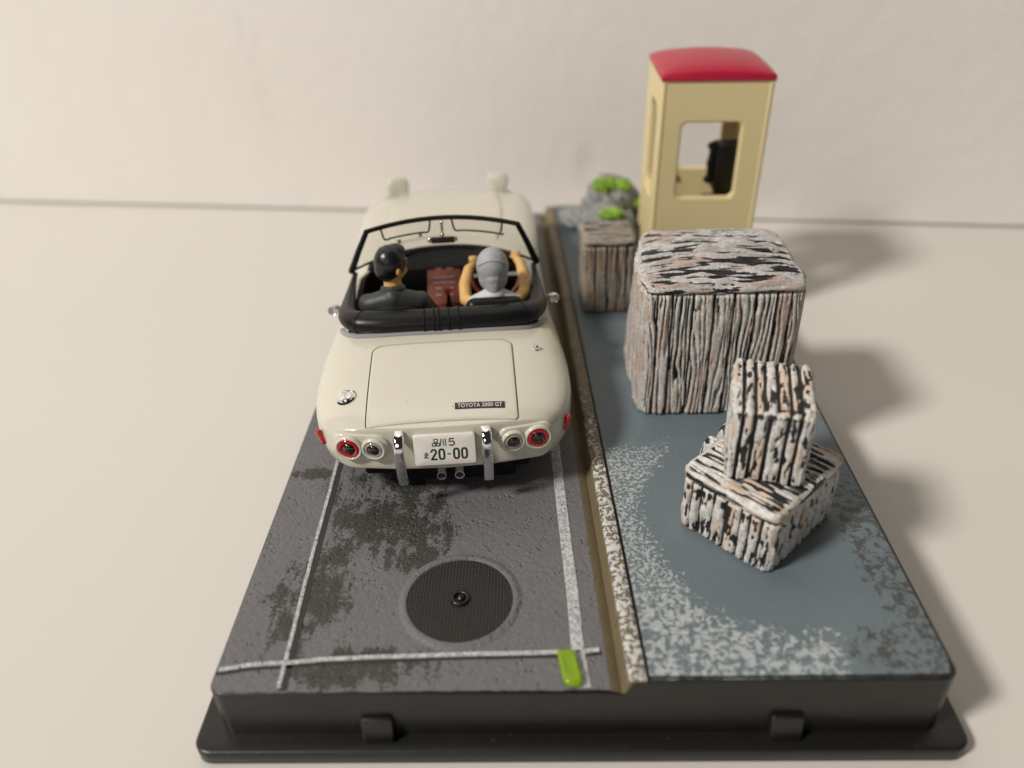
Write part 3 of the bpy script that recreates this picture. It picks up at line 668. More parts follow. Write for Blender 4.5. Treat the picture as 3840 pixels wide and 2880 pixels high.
    def idx(x): return min(range(5, 95), key=lambda i: abs(path[i][0]-x)+(0 if path[i][1] < 24 else 99))
    for x in (-2.3, -1.15, 0, 1.15, 2.3): hoop(idx(x), .13, 'rib')
    for x in (-11.9, 12.1): hoop(idx(x), .07)
    pp = []
    for i in range(22, 78):
        p = Vector(path[i]); d = (Vector(path[i+1])-Vector(path[i-1])).normalized(); o_ = Vector((-d.y, d.x, 0))*-1; q = p+o_*(rad[i]*.86); pp.append((q.x, q.y, deck(q.x, q.y)+.1))
    part('piping', tube(pp, .42, 8), 'piping', roll)
    # seats
    for s_, zt in ((-1, 17.2), (1, 18.3)):
        x = s_*8.0
        st = part('seat_back', blobs([('c', [(x-3.2, 24.6, zt-1.5), (x+3.2, 24.6, zt-1.5)], [1.35, 1.35]), ('c', [(x-3.7, 25.4, zt-4.5), (x+3.7, 25.4, zt-4.5)], [1.5, 1.5]), ('c', [(x-3.9, 26.2, zt-8.5), (x+3.9, 26.2, zt-8.5)], [1.6, 1.6])], .3, 6), 'leather', root)
        part('seat_cushion', blobs([('c', [(x-3, 28, 7.6), (x-2.6, 35, 8.4)], [1.5, 1.5]), ('c', [(x, 28, 7.6), (x, 35, 8.4)], [1.6, 1.6]), ('c', [(x+3, 28, 7.6), (x+2.6, 35, 8.4)], [1.5, 1.5])], .35, 5), 'leather', root)
    # dashboard and console
    xs = np.linspace(-13.1, 13.1, 27); V = []; F = []
    for x in xs:
        b_ = 8.0*max(0, 1-(abs(x)/13.6)**2.2); hz = .9*math.exp(-((x-8)/4)**2)
        for y, z in ((41.0+b_*.25, 7), (40.2+b_*.25, 13.2), (40.6+b_*.25, 15.2+hz), (41.8+b_*.4, 16.1+hz), (43+b_*.45, 16.3+hz*.6), (39.0+b_+.3, 16.55)): V.append((x, y, z))
    for i in range(26): F += [(i*6+k, i*6+k+1, i*6+7+k, i*6+6+k) for k in range(5)]
    part('dashboard', (V, F), 'black', root, True, 40)
    con = part('centre_console', xf(box(-2.9, 2.9, -5.2, 5.2, -.4, .15, .12), Matrix.Translation((-.25, 40.4, 13.75)) @ Matrix.Rotation(math.radians(25), 4, 'X')), 'wood', root)
    cm = Matrix.Translation((-.25, 40.4, 13.75)) @ Matrix.Rotation(math.radians(25), 4, 'X')
    for i, x in enumerate((-2.1, -1.05, 0, 1.05, 2.1)):
        part('gauge', xf(move(lathe([(.42, .1), (.42, .3), (.34, .32), (.3, .2), (.02, .2)], 16), (x, 4.1, 0)), cm), 'phone', con)
    for y, n_ in ((2.5, 2), (.6, 3), (-.6, 3), (-1.8, 2), (-3.2, 2)):
        for i in range(n_):
            x = -1.9+3.8*(i+.5)/n_; part('switch', xf(box(x-.55, x+.55, y-.1, y+.1, .1, .26, .04, 1), cm), 'piping', con)
    part('tunnel', xf(box(-2.2, 2.2, -7, 6.5, -1.2, .3, .3), Matrix.Translation((.2, 30.5, 11.2))), 'wood', root)
    lv = part('gear_lever', tube([(.55, 33.6, 11), (.6, 33.3, 13.2), (.6, 33.1, 14.9)], [.9, .42, .26], 12), 'black', root)
    part('lever_knob', ell((.6, 33.0, 15.5), (.62, .62, .72)), 'knob', lv)
    # steering wheel
    sm = Matrix.Translation((8.6, 38.9, 15.1)) @ Matrix.Rotation(math.radians(62), 4, 'X')
    sw = part('steering_wheel', xf(tube([(4.1*math.cos(t), 4.1*math.sin(t), 0) for t in np.linspace(0, 2*math.pi, 48, endpoint=False)], .34, 10, None, True), sm), 'wood', root)
    part('spokes', xf(join(box(-3.9, 3.9, -.3, .3, -.1, .1), box(-.3, .3, -3.9, 0, -.1, .1), lathe([(.9, -.2), (.9, .2), (.4, .4), (.1, .42)], 20)), sm), 'piping', sw)
    part('steering_column', xf(tube([(0, 0, -.2), (0, 0, -5)], .5, 12), sm), 'black', sw)
    # windscreen
    def wsb(u): return (15.6*u, 39.6+8.6*max(0, 1-abs(u)**2.2), 16.75)
    def wst(u): return (.45+11.9*u, 34.6+1.9*(1-u*u), 25.75+.95*(1-u*u))
    us = np.linspace(-1, 1, 33); V = []; F = []
    for u in us:
        a, b = np.array(wsb(u)), np.array(wst(u))
        for j in range(7): V.append(tuple(a+(b-a)*j/6))
    for i in range(32): F += [(i*7+j, i*7+7+j, i*7+8+j, i*7+1+j) for j in range(6)]
    ws = part('windscreen', (V, F), 'glass', root)
    part('frame_top', tube([wst(u) for u in us], .37, 10), 'black', ws)
    for s_ in (-1, 1): part('pillar', tube([wst(s_), tuple(np.array(wst(s_))*.5+np.array(wsb(s_))*.5+np.array((s_*.1, 0, 0))), wsb(s_)], [.44, .5, .58], 10), 'black', ws)
    part('frame_base', tube([(p[0], p[1], p[2]+.05) for p in (wsb(u) for u in us)], .22, 8), 'black', ws)
    for u0, u1 in ((-.82, -.16), (.12, .80)):
        pts = [np.array(wst(u0)), np.array(wst(u0+.04))+(0, -.5, -1.9)]+[np.array(wst(u))+(0, -.5, -2.0) for u in np.linspace(u0+.12, u1-.12, 6)]+[np.array(wst(u1-.03))+(0, -.5, -1.9), np.array(wst(u1))]
        part('sun_visor', tube(spline([tuple(p) for p in pts], 34), .15, 8), 'black', ws)
    part('mirror_stem', join(tube([(.35, 36.1, 26.4), (.35, 35.6, 25.2), (.35, 35.3, 24.2)], .2, 8), ell((.35, 35.9, 26.0), (.34,)*3, 12, 8), ell((.35, 35.7, 25.3), (.32,)*3, 12, 8), ell((.35, 35.3, 24.4), (.42,)*3, 12, 8)), 'chrome', ws)
    mr = part('rear_view_mirror', box(-1.55, 2.25, 34.8, 35.2, 23.0, 24.05, .15), 'badge', ws)
    for x in (-1.75, 2.45): part('mirror_end', ell((x, 35.0, 23.6), (.36, .36, .4), 14, 10), 'chrome', mr)
    for (x, z, r_) in ((-6.7, 23.3, .42), (-6.5, 22.4, .45), (-9.6, 22.1, .62), (-3.2, 24.2, .36), (9.9, 23.6, .3)): part('glint_bead', ell((x, 36.0, z), (r_, r_, r_), 12, 8), 'chrome', ws)  # chrome beads added as stand-ins for glints on the windscreen
    return root, A
CAR, CARA = car()

# ================================================================== THE TWO SEATED FIGURES (in the car's own axes)
def figure(label, x): return thing('person', label, 'figurine', CAR.location/S, CARA, 'figures seated in the toy car')
def hand(w_, d, side, s_=1.0):
    """palm and five fingers curled round a bar, w_ = wrist, d = direction towards the bar"""
    w_ = Vector(w_); d = Vector(d).normalized(); x = Vector((1, 0, 0)); up = x.cross(d)
    it = [('c', [tuple(w_), tuple(w_+d*1.1)], [.62*s_, .72*s_])]
    for i, (o_, l) in enumerate(((-.6, .8), (-.2, .95), (.2, .9), (.58, .72))):
        b = w_+d*1.3+x*o_; it.append(('c', [tuple(b), tuple(b+d*.55*l+up*.25), tuple(b+d*.8*l-up*.35)], [.24, .22, .19]))
    b = w_+d*.5-x*side*.6; it.append(('c', [tuple(b), tuple(b-x*side*.35+d*.5-up*.2), tuple(b-x*side*.2+d*.95-up*.4)], [.26, .24, .2]))
    return it
def people():
    # passenger
    p = figure('passenger figure with black hair and dark grey jacket, face turned towards the driver', -7.6)
    f = Vector((.80, .60, 0)); hc = Vector((-7.45, 29.0, 22.7)); rt_ = Vector((.6, -.8, 0))
    it = [('e', tuple(hc), (2.25, 2.3, 2.75)), ('e', tuple(hc+f*.55+Vector((0, 0, -.9))), (1.75, 1.75, 1.9)), ('e', tuple(hc+f*2.45+Vector((0, 0, -.35))), (.42, .42, .55)), ('e', tuple(hc+f*2.0+Vector((0, 0, -1.75))), (.6, .6, .5)),
          ('e', tuple(hc+rt_*2.2-f*.35+Vector((0, 0, -.45))), (.42, .5, .75)), ('e', tuple(hc-rt_*2.2-f*.35+Vector((0, 0, -.45))), (.42, .5, .75)),
          ('c', [(-7.6, 28.6, 20.8), (-7.6, 28.3, 18.6), (-7.6, 28.0, 16.5)], [1.35, 1.45, 1.7]), ('c', [(-7.6, 28, 16.5), (-7.6, 28, 10)], [2.2, 2.4]),
          ('c', [(-11.4, 28.2, 16.0), (-12.2, 31.2, 13.0), (-10.4, 34.5, 11.4)], [1.1, .95, .75]), ('c', [(-3.8, 28.2, 16.0), (-2.6, 31.2, 13.0), (-4.6, 34.5, 11.4)], [1.1, .95, .75]),
          ('c', [(-9, 29, 10.2), (-9.2, 36, 11), (-9.2, 40, 8)], [1.7, 1.4, 1.0]), ('c', [(-6, 29, 10.2), (-5.9, 36, 11), (-5.9, 40, 8)], [1.7, 1.4, 1.0])]
    it += hand((-10.2, 34.8, 11.4), (0.1, 1, -.1), 1)+hand((-4.8, 34.8, 11.4), (-.1, 1, -.1), -1)
    part('body', blobs(it, .17, 3), 'skin', p)
    # two eyes and brows painted on the face
    for s_ in (-1, 1):
        part('eye', ell(tuple(hc+f*2.18+rt_*s_*.8+Vector((0, 0, .1))), (.22, .22, .17), 12, 8), 'hair', p)
    hv = blobs([('e', tuple(hc-f*.28+Vector((0, 0, .28))), (2.5, 2.5, 2.72)), ('e', tuple(hc-f*.95+Vector((0, 0, -.55))), (1.95, 1.95, 2.1)), ('e', tuple(hc+f*.75+Vector((0, 0, 1.75))), (1.7, 1.7, 1.15))], .16, 3)
    part('hair', hv, 'hair', p)
    part('jacket', blobs([('e', (-7.6, 27.4, 15.2), (4.3, 2.3, 3.4)), ('c', [(-11.3, 27.7, 16.5), (-7.6, 27.2, 17.6), (-3.9, 27.7, 16.5)], [1.65, 1.9, 1.65]), ('c', [(-7.6, 28.0, 18.3), (-7.6, 27.9, 17)], [1.75, 2.2]), ('e', (-7.6, 28, 11.5), (4.0, 2.5, 3.5)),
          ('c', [(-11.7, 28.0, 16.5), (-12.3, 31.2, 13.0), (-10.6, 34.1, 11.5)], [1.6, 1.4, 1.05]), ('c', [(-3.5, 28.0, 16.5), (-2.4, 31.2, 13.0), (-4.4, 34.1, 11.5)], [1.6, 1.4, 1.05])], .18, 4), 'jacket', p)
    part('collar', tube([(-7.6+1.55*math.cos(t), 28.15+1.45*math.sin(t), 18.85-.3*math.sin(t)) for t in np.linspace(0, 2*math.pi, 28, endpoint=False)], .42, 8, None, True), 'jacket', p)
    part('trousers', blobs([('c', [(-9, 28.6, 10.2), (-9.2, 36, 11), (-9.2, 40, 8)], [2.0, 1.7, 1.2]), ('c', [(-6, 28.6, 10.2), (-5.9, 36, 11), (-5.9, 40, 8)], [2.0, 1.7, 1.2])], .25, 3), 'jacket', p)
    # driver
    d = figure('driver figure in pale grey headscarf with bare arms raised to the steering wheel', 8)
    hc = Vector((8.0, 29.1, 21.0)); f = Vector((.05, 1, -.05))
    it = [('e', tuple(hc), (2.1, 2.3, 2.7)), ('e', tuple(hc+f*.6+Vector((0, 0, -.9))), (1.65, 1.7, 1.8)), ('e', tuple(hc+f*2.45+Vector((0, 0, -.35))), (.4, .42, .5)), ('e', tuple(hc+f*2.0+Vector((0, 0, -1.7))), (.55, .55, .45)),
          ('c', [(8, 28.8, 19), (8, 28.2, 16)], [1.2, 1.6]), ('c', [(8, 28, 16), (8, 28, 10)], [2, 2.3]),
          ('c', [(4.6, 28.0, 15.6), (3.45, 30.6, 14.9), (3.35, 33.0, 16.4), (4.1, 36.2, 17.6), (4.9, 37.6, 17.8)], [1.05, 1.0, .98, .82, .6]),
          ('c', [(11.6, 28.0, 15.8), (12.95, 30.8, 15.6), (13.1, 33.0, 16.8), (12.7, 36.4, 18.1), (12.1, 37.7, 18.3)], [1.05, 1.0, .98, .82, .6]),
          ('c', [(6.6, 29, 10), (6.4, 36, 11), (6.4, 40, 8)], [1.6, 1.3, .9]), ('c', [(9.6, 29, 10), (9.7, 36, 11), (9.7, 40, 8)], [1.6, 1.3, .9])]
    it += hand((4.9, 37.5, 17.9), (.05, 1, .15), -1, 1.0)+hand((12.2, 37.6, 18.4), (-.05, 1, .15), 1, 1.0)
    part('body', blobs(it, .17, 3), 'skin', d)
    for s_ in (-1, 1): part('eye', ell(tuple(hc+f*2.15+Vector((s_*.8, 0, .1))), (.2, .2, .16), 12, 8), 'hair', d)
    sv = blobs([('e', tuple(hc-f*.25+Vector((0, 0, .35))), (2.55, 2.65, 3.05)), ('e', tuple(hc+Vector((0, -.7, -1.3))), (2.3, 2.0, 2.4)), ('c', [(8.0, 27.6, 20.0), (8.0, 26.9, 17.9), (8.0, 26.7, 16.4)], [1.6, 1.15, .8])], .16, 3)
    sc_ = part('headscarf', sv, 'scarf', d)
    fold = []
    for x in np.linspace(-2.25, 2.25, 24):
        z = 22.1+1.15*(1-(x/2.25)**2); fold.append((8+x, 28.85-2.62*math.sqrt(max(.02, 1-(x/2.55)**2-((z-21.35)/3.05)**2)), z))
    part('scarf_fold', tube(fold, .17, 8), 'scarf', sc_)
    part('blouse', blobs([('e', (8, 27.5, 14.6), (3.6, 2.2, 3.2)), ('c', [(5.1, 27.7, 15.6), (8, 27.2, 17.0), (10.9, 27.7, 15.6)], [1.45, 1.9, 1.45]), ('e', (8, 28, 11.5), (3.4, 2.4, 3.5))], .18, 4), 'cloth', d)
    part('skirt', blobs([('c', [(6.6, 28.6, 10), (6.4, 36, 11)], [1.9, 1.6]), ('c', [(9.6, 28.6, 10), (9.7, 36, 11)], [1.9, 1.6]), ('c', [(8, 29, 10), (8, 36, 11)], [1.8, 1.3])], .25, 3), 'cloth', d)
people()

# ================================================================== CRATES
def relief(u, v, seed, kind):
    """fibres running along v; returns height 0..1"""
    wu = u+.55*(fbm(u*.35+seed, v*.13+seed*2, 2)-.5)+.22*(fbm(u*1.2+seed, v*.45+seed, 2)-.5)
    if kind == 'fibre':
        ph = wu*1.35+3.4*(fbm(u*.6+seed*5, v*.075+seed, 2)-.5)+seed
        r_ = np.abs(np.sin(math.pi*ph))**.55; fine = vnoise(wu*4.5+seed, v*.35); big = fbm(u*.5+seed*2, v*.22+seed*4, 2)
        return np.clip(.66*r_+.22*fine+.55*(big-.40), 0, 1)
    if kind == 'chip':
        a = vnoise(wu*3.4+seed*5, v*.7+seed); b = fbm(wu*4.6+seed, v*1.5, 3); c = vnoise(u*.9+seed*3, v*.5+seed)
        return np.clip(.40*a+.40*b+.28*c, 0, 1)
    a = vnoise(wu*3.3+seed*5, v*.32+seed); b = fbm(wu*5.5+seed, v*.55, 2); c = fbm(u*.6+seed, v*.25, 2)
    return np.clip(.52*a+.30*b+.28*c-.04, 0, 1)
def plank(wid, length, depth, seed, kind, amp, du=.15, dv=.32, rim=.18, edgew=.35):
    nu = max(8, int(wid/du)); nv = max(10, int(length/dv)); u = np.linspace(0, wid, nu); v = np.linspace(0, length, nv); U, Vv = np.meshgrid(u, v)
    h = relief(U, Vv, seed, kind); hs = np.clip((h-.15)/.65, 0, 1)
    rg = .8 if kind == 'fibre' else .6
    wl = rg*(fbm(Vv*.35+seed, Vv*0+seed*3, 3)-.52); wr = rg*(fbm(Vv*.35+seed*7, Vv*0+seed, 3)-.52)    # ragged long edges
    eu = np.minimum(U+wl, wid-U+wr); ev = np.minimum(Vv, length-Vv)
    eu_ = np.clip(eu/edgew, 0, 1); ev_ = np.clip(ev/(edgew*1.1), 0, 1); E = np.sqrt(1-(1-eu_)**2)*np.sqrt(1-(1-ev_)**2)
    H = depth*E+amp*(hs-.6)*np.clip(E*1.2, 0, 1)
    edge_v = (np.minimum(U, wid-U) < 1e-6) | (ev < 1e-6); H[edge_v] = -.25
    edge = np.clip(1-ev/rim/4, 0, 1)*.5+np.clip(1-np.abs(eu)/rim/2, 0, 1)*.18
    paint = np.clip(hs*np.clip(E*2.0-.15, 0, 1)+edge*np.clip(E*1.6, 0, 1), 0, 1)
    tint = fbm(U*.8+seed*3, Vv*.22+seed*9, 3)
    V = np.stack([U-wid/2, Vv, H], -1).reshape(-1, 3); F = [(j*nu+i, j*nu+i+1, (j+1)*nu+i+1, (j+1)*nu+i) for j in range(nv-1) for i in range(nu-1)]
    return V, F, paint.ravel(), tint.ravel()
def crate(label, loc, rz, sx, sy, sz, counts, mats, amp, kinds, lid, seed=1, gap=.10, depth=.42, bend=0.0, rnd=.06, dome=0.0):
    """sx, sy, sz outer size; origin = middle of the bottom; counts planks on (front, side, top)"""
    t = thing('wooden_crate', label, 'crate', loc, rz, 'crates on the pavement')
    d = depth; hx, hy = sx/2, sy/2; zt = sz-(lid if lid else 0)
    def warp(V):
        V = np.array(V, float); x, y, z = V[:, 0].copy(), V[:, 1].copy(), V[:, 2].copy()
        ax = np.clip((np.abs(x)/hx-.72)/.28, 0, 1.1); ay = np.clip((np.abs(y)/hy-.72)/.28, 0, 1.1); az = np.clip((z/sz-.86)/.14, 0, 1)
        k = 1-rnd*ax*ay; V[:, 0] *= k; V[:, 1] *= k
        V[:, 2] -= sz*rnd*.25*az*np.maximum(ax, ay)**2
        V[:, 2] += dome*(1-np.clip(x/hx, -1, 1)**2)*(1-np.clip(y/hy, -1, 1)**2)*np.clip((z/sz-.7)/.3, 0, 1)
        b = .02*min(sx, sz)*np.clip(z/1.5, 0, 1)
        V[:, 0] += b*.9*(fbm(z*.05+seed*3, y*.12+seed, 2)-.5)+bend*np.clip(y/hy, 0, 1)*(z/sz)*np.clip(-x/hx, 0, 1)
        V[:, 1] += b*1.6*(fbm(z*.10+seed*5, x*.12+seed*2, 2)-.5); V[:, 2] += b*1.3*(fbm(x*.18+seed, y*.18+seed*4, 2)-.5)*np.clip(z/sz, 0, 1)**2
        return V
    def arris(V, pn):
        D = np.sort(np.stack([hx-np.abs(V[:, 0]), hy-np.abs(V[:, 1]), sz-V[:, 2], V[:, 2]+.1], -1), axis=1)[:, 1]
        n_ = fbm(V[:, 0]*1.3+V[:, 2]*.9+seed, V[:, 1]*1.3-V[:, 2]*.7+seed*3, 3)
        return np.maximum(pn, np.clip(1.25-D/.62, 0, 1)*np.clip(n_*3.2-.75, 0, 1))
    cv, cf = box(-hx+d*.8, hx-d*.8, -hy+d*.8, hy-d*.8, 0.0, sz-d*.8, .3)
    bm = bmesh.new(); vs_ = [bm.verts.new(p) for p in cv]; [bm.faces.new([vs_[i] for i in f]) for f in cf]
    bmesh.ops.subdivide_edges(bm, edges=[e for e in bm.edges if e.calc_length() > 2], cuts=5, use_grid_fill=True); cv, cf = frombm(bm)
    part('core', (warp(cv).tolist(), cf), 'crate_core', t)
    sd = [seed*10.0]
    def face(n_, width, length, mt, mat, kind, am=amp, ew=None):
        ew = ew or (.24 if kind == 'chip' else .32)
        ws = np.array([1+.6*(random.random()-.5) for _ in range(n_)]); ws = ws/ws.sum()*width; x = -width/2
        for w_ in ws:
            sd[0] += 1.37
            V, F, pn, tn = plank(w_-gap, length, d*(.85+.4*random.random()), sd[0], kind, am, edgew=ew)
            V = V+np.array((x+w_/2, 0, 0)); V = np.array([tuple(mt @ Vector(p)) for p in V])
            pn = arris(V, pn); obj('plank', mesh('plank', warp(V), F, True, None, {'paint': pn, 'tint': tn}), mat, t); x += w_
    R = Matrix.Rotation; T = Matrix.Translation
    nf, ns, nt = counts
    # front (-y), back, left, right: planks upright; plank frame: x across, y along, z outwards
    Fm = lambda a, off: R(a, 4, 'Z') @ T((0, -off, 0.05)) @ R(math.radians(90), 4, 'X')
    face(nf, sx, zt-.05, Fm(0, hy-d), mats[0], kinds[0]); face(nf, sx, zt-.05, Fm(math.pi, hy-d), mats[0], kinds[0])
    face(ns, sy-.3, zt-.05, Fm(-math.pi/2, hx-d), mats[0], kinds[0]); face(ns, sy-.3, zt-.05, Fm(math.pi/2, hx-d), mats[0], kinds[0])
    ov = .12
    if kinds[2] == 'x':   # top boards run left-right
        mt = T((hx+ov, 0, sz-d)) @ R(math.radians(90), 4, 'Z'); face(nt, sy+2*ov, sx+2*ov, mt, mats[1], kinds[1])
    else:
        mt = T((0, -hy-ov, sz-d)); face(nt, sx+2*ov, sy+2*ov, mt, mats[1], kinds[1])
    if lid:   # edge battens closing the lid
        L_ = lid-.12
        for a, off, ln in ((0, hy+ov-d*.8, sx+2*ov), (math.pi, hy+ov-d*.8, sx+2*ov), (-math.pi/2, hx+ov-d*.8, sy), (math.pi/2, hx+ov-d*.8, sy)):
            sd[0] += 1.1; V, F, pn, tn = plank(L_, ln, d*.9, sd[0], kinds[1], amp*.7, edgew=.3)
            mt = R(a, 4, 'Z') @ T((ln/2, -off, zt+.06+L_/2)) @ R(math.radians(90), 4, 'X') @ R(math.radians(90), 4, 'Z')
            V = np.array([tuple(mt @ Vector(p)) for p in V]); pn = arris(V, pn); obj('batten', mesh('batten', warp(V), F, True, None, {'paint': pn, 'tint': tn}), mats[1], t)
    return t
# large crate in the middle of the pavement
crate('largest wooden crate, rough grey-pink planks, in front of the phone booth', (23.1, 57.4, ZP), math.radians(0.5), 22.7, 19.8, 22.0, (9, 7, 4), ('crate_big', 'crate_top'), .95, ('fibre', 'lid', 'x'), 1.3, 1, .10, .5, 2.0, .045, 1.1)
# small crate behind it, near the kerb
crate('small brown crate between the kerb and the large crate, below the mossy rocks', (10.0, 84.9, ZP), math.radians(1.5), 9.4, 9.2, 14.7, (5, 5, 3), ('crate_brown', 'crate_brown'), .45, ('fibre', 'lid', 'x'), 1.3, 3, .1, .4, 0, .05)
# the stack in front
low = crate('low whitewashed crate at the bottom of the two-crate stack', (24.25, 24.2, ZP), math.radians(-46), 13.2, 15.4, 9.4, (8, 9, 6), ('crate_white', 'crate_white'), .6, ('chip', 'lid', 'x'), 1.5, 5, .18, .5, 0, .035)
# rough board ends sticking out of its far left side
for (lx, ly, lz, wd, ln, sd_, ry) in ((-9.2, -.6, 5.2, 2.7, 4.6, 61.3, .1), (-10.1, 1.9, 7.4, 2.7, 5.4, 64.9, -.06), (-9.7, 4.4, 8.2, 2.5, 5.2, 67.7, .05)):
    V, F, pn, tn = plank(wd, ln, lz, sd_, 'chip', .8, edgew=.9)
    mt = Matrix.Translation((lx, ly, .1)) @ Matrix.Rotation(ry, 4, 'Z') @ Matrix.Rotation(math.radians(-90), 4, 'Z')
    obj('board_end', mesh('board_end', np.array([tuple(mt @ Vector(p)) for p in V]), F, True, None, {'paint': pn, 'tint': tn}), 'crate_white', low)
crate('small whitewashed crate standing on top of the low crate', (24.35, 25.9, ZP+9.15), math.radians(-13), 9.2, 11.4, 10.4, (6, 6, 7), ('crate_white', 'crate_white'), .5, ('chip', 'chip', 'y'), 0, 8, .25, .55, 0, .03)

# ================================================================== PHONE BOOTH
def booth():
    rz = math.radians(-0.6); W, Dp, H = 19.7, 18.8, 37.9; hx, hy = W/2, Dp/2
    t = thing('phone_booth', 'cream phone booth with red domed roof and open windows', 'phone booth', (29.25, 105.2, ZP-.15), rz); t.rotation_euler.y = math.radians(1.0)
    def wallpanel(width, win, th=1.5, r_=1.2):
        """upright slab with a rounded opening; local x across, z up, y 0..th inwards"""
        o = dense_rect(-width/2, width/2, 0, H); i_ = rrect(win[0], win[1], win[2], win[3], r_, 8)
        # match counts by angle
        cx, cz = (win[0]+win[1])/2, (win[2]+win[3])/2
        outer = []
        for (x, z) in i_:
            dx, dz = x-cx, z-cz; k = []
            if dx > 1e-6: k.append((width/2-cx)/dx)
            if dx < -1e-6: k.append((-width/2-cx)/dx)
            if dz > 1e-6: k.append((H-cz)/dz)
            if dz < -1e-6: k.append((0-cz)/dz)
            s_ = min(k); outer.append((cx+dx*s_, cz+dz*s_))
        corners = [(width/2, 0), (width/2, H), (-width/2, H), (-width/2, 0)]
        for c in corners:
            j = min(range(len(outer)), key=lambda q: (outer[q][0]-c[0])**2+(outer[q][1]-c[1])**2); outer[j] = c
        n = len(i_); V = []
        ii = [(cx+(x-cx)*1.06, cz+(z-cz)*1.045) for x, z in i_]
        for loop, y in ((outer, 0), (ii, 0), (i_, .28), (i_, th-.2), (ii, th), (outer, th)): V += [(x, y, z) for x, z in loop]
        F = []
        for l in range(5): F += [(l*n+k, l*n+(k+1) % n, (l+1)*n+(k+1) % n, (l+1)*n+k) for k in range(n)]
        F += [(5*n+k, 5*n+(k+1) % n, (k+1) % n, k) for k in range(n)]
        return V, F
    def dense_rect(a, b, c, d): return None
    win = (-5.6, 5.3, 16.4, 30.6)
    pf = part('wall_panel', wallpanel(W-.02, (-5.75, 5.2, 16.35, 30.6)), 'booth', t, True, 30, (0, -hy, 0))
    part('wall_panel', wallpanel(W-.02, win), 'booth', t, True, 30, (0, hy, 0), (0, 0, math.pi))
    side = Dp-3.02
    part('wall_panel', wallpanel(side, (-4.6, 4.6, 14.6, 32.2), 1.5, 2.2), 'booth', t, True, 30, (-hx+.012, 0, 0), (0, 0, -math.pi/2))
    part('wall_panel', wallpanel(side, (-4.6, 4.6, 14.6, 32.2), 1.5, 2.2), 'booth', t, True, 30, (hx-.012, 0, 0), (0, 0, math.pi/2))
    part('floor', box(-hx+1.4, hx-1.4, -hy+1.4, hy-1.4, 0, .8), 'booth', t)
    for sx in (-1, 1):
        for sy in (-1, 1): part('corner_post', tube([(sx*(hx-.35), sy*(hy-.35), 0), (sx*(hx-.35), sy*(hy-.35), H)], .52, 16), 'booth', t)
    part('door_handle', blobs([('c', [(-hx-.5, -hy+4.2, 4.2), (-hx-.5, -hy+4.2, 6.0)], [.55, .55]), ('c', [(-hx-.5, -hy+4.2, 5.1), (-hx+.4, -hy+4.2, 5.1)], [.4, .4])], .15, 2), 'booth', t)
    part('inner_knob', ell((-3.4, hy-1.9, 15.0), (.62, .62, .62)), 'booth', t)
    # roof
    g = 26; V = []; F = []
    for j in range(g+1):
        for i in range(g+1):
            a = -1+2*i/g; b = -1+2*j/g; a = math.sin(a*math.pi/2); b = math.sin(b*math.pi/2); V.append((a*(hx+.25), b*(hy+.25), H+.95+2.3*((1-a*a)*(1-b*b))**.5*.9+ .2*min(1, 6*(1-max(abs(a), abs(b))))))
    F = [(j*(g+1)+i, j*(g+1)+i+1, (j+1)*(g+1)+i+1, (j+1)*(g+1)+i) for j in range(g) for i in range(g)]
    rf = part('roof', (V, F), 'roof', t, True, 60)
    V, F = box(-hx-.28, hx+.28, -hy-.28, hy+.28, H, H+1.0, .12, 2)
    part('eave', (V, F), 'roof', rf)
    # telephone on the right wall
    c = t.matrix_basis
    p = thing('telephone', 'dark wall telephone hanging inside the phone booth, seen through its window', 'telephone', (29.25, 105.2, ZP-.15), rz); p.rotation_euler.y = math.radians(1.0)
    part('case', join(box(3.2, hx-1.55, -1.5, 4.6, 14.2, 23.5, .6, 3), box(4.2, hx-1.55, -1.2, 4.2, 10.0, 14.6, .6, 3)), 'phone', p)
    part('shelf', box(2.0, hx-1.55, -2.4, 5.0, 11.0, 12.0, .3), 'phone', p)
    part('handset', blobs([('c', [(2.9, 1.4, 16.8), (2.6, 1.2, 19.6), (2.9, 1.0, 22.6)], [.9, .9, .9]), ('e', (2.8, 1.0, 23.2), (1.3, 1.0, .85)), ('e', (2.8, 1.4, 16.2), (1.3, 1.0, .85))], .2, 3), 'phone', p)
booth()

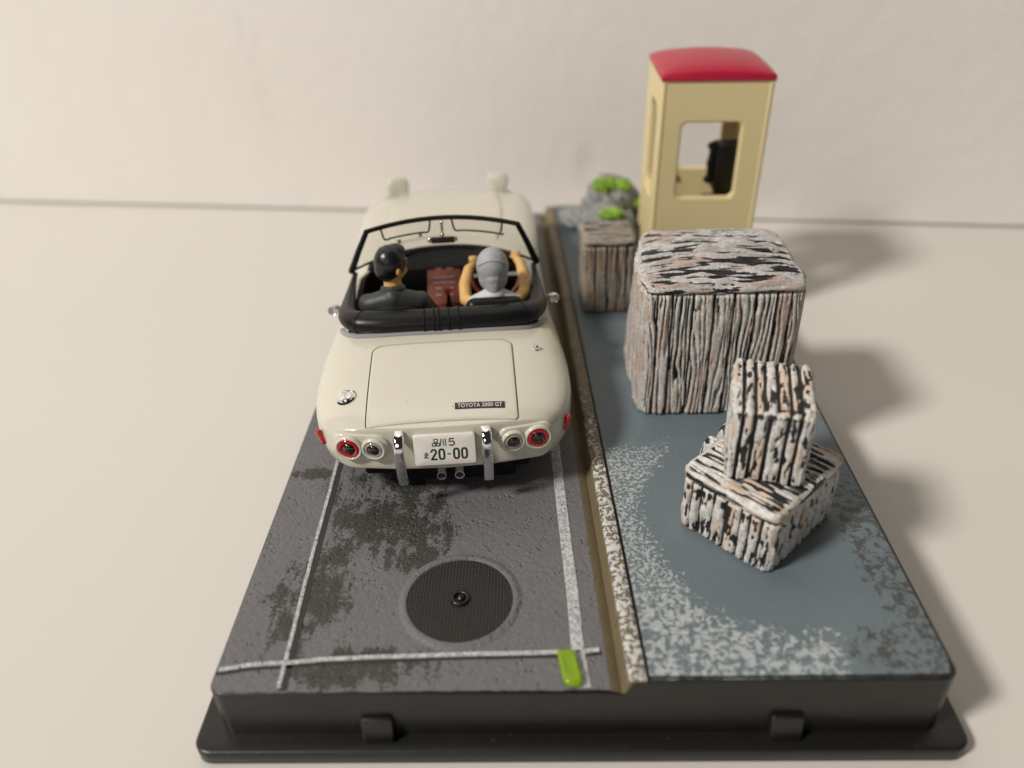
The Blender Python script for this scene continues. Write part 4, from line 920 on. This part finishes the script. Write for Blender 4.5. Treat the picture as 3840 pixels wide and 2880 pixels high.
# ================================================================== ROCKS
def rock(label, c, r, seed, moss):
    t = thing('rock', label, 'rock', (c[0], c[1], ZP), 0, 'mossy rocks beside the phone booth')
    bm = bmesh.new(); bmesh.ops.create_icosphere(bm, subdivisions=4, radius=1); V, F = frombm(bm); V = np.array(V)
    n = fbm(V[:, 0]*1.3+seed+V[:, 2], V[:, 1]*1.3+seed*2-V[:, 2], 3); n2 = fbm(V[:, 0]*3.5+seed+V[:, 2]*3, V[:, 1]*3.5-V[:, 2]*2, 3)
    n3 = np.round(n*5)/5
    k = .55+.6*n3+.25*n+.28*(n2-.5); P_ = V*k[:, None]*np.array(r); P_[:, 2] += r[2]*.75; P_[:, 2] = np.maximum(P_[:, 2], 0)
    obj('stone', mesh('stone', P_, F, True, 22, {'paint': np.clip(.2+.9*n2+.25*V[:, 2], 0, 1)}), 'rock', t)
    for (mx, my, mz, mr) in moss:
        bm = bmesh.new(); bmesh.ops.create_icosphere(bm, subdivisions=4, radius=1); V, F = frombm(bm); V = np.array(V)
        q = fbm(V[:, 0]*3.2+mx+V[:, 2]*2.5, V[:, 1]*3.2+my, 3); P_ = V*(.35+1.3*q)[:, None]*np.array((mr, mr*.9, mr*.55))*.85+np.array((mx, my, mz))
        part('moss', (P_.tolist(), F), 'moss', t)
rock('taller grey rock with bright green moss on its crest, beside the booth', (13.6, 119.5), (6.4, 5.6, 7.2), 3.3, [(-1.6, -2.4, 11.6, 3.0), (2.0, -2.2, 11.2, 2.6), (5.8, -2.0, 7.0, 1.9)])
rock('lower pale grey rock with a green moss patch at its front', (12.2, 111.0), (5.6, 3.6, 5.2), 8.1, [(.7, -2.6, 8.2, 2.6)])
rock('flat blue-grey stone at the far end of the pavement', (6.4, 124), (4.2, 5.0, 1.9), 5.6, [(-1.5, 1.5, 2.3, 1.0)])

# ================================================================== SMALL THINGS
def small():
    o_ = rrect(-1.02, 1.02, -2.25, 2.25, (.5, .3, .3, .9), 5); o_ = [(x+.34*(-y/2.25)+.14*(1-(y/2.25)**2), y) for x, y in o_]
    V, F = pad(o_, [(.9, -.45), (1, -.25), (1, .15), (.93, .4), (.8, .5), (.45, .42), (.1, .38)])
    V = [(x, y, z+.12*(y/2.25)**2) for x, y, z in V]
    o = part('plastic_chip', (V, F), 'lime', None, True, 60, (-.65, 2.55, ZR+.5)); tag(o, 'lime green translucent plastic chip at the near end of the white road line', 'plastic chip')
small()
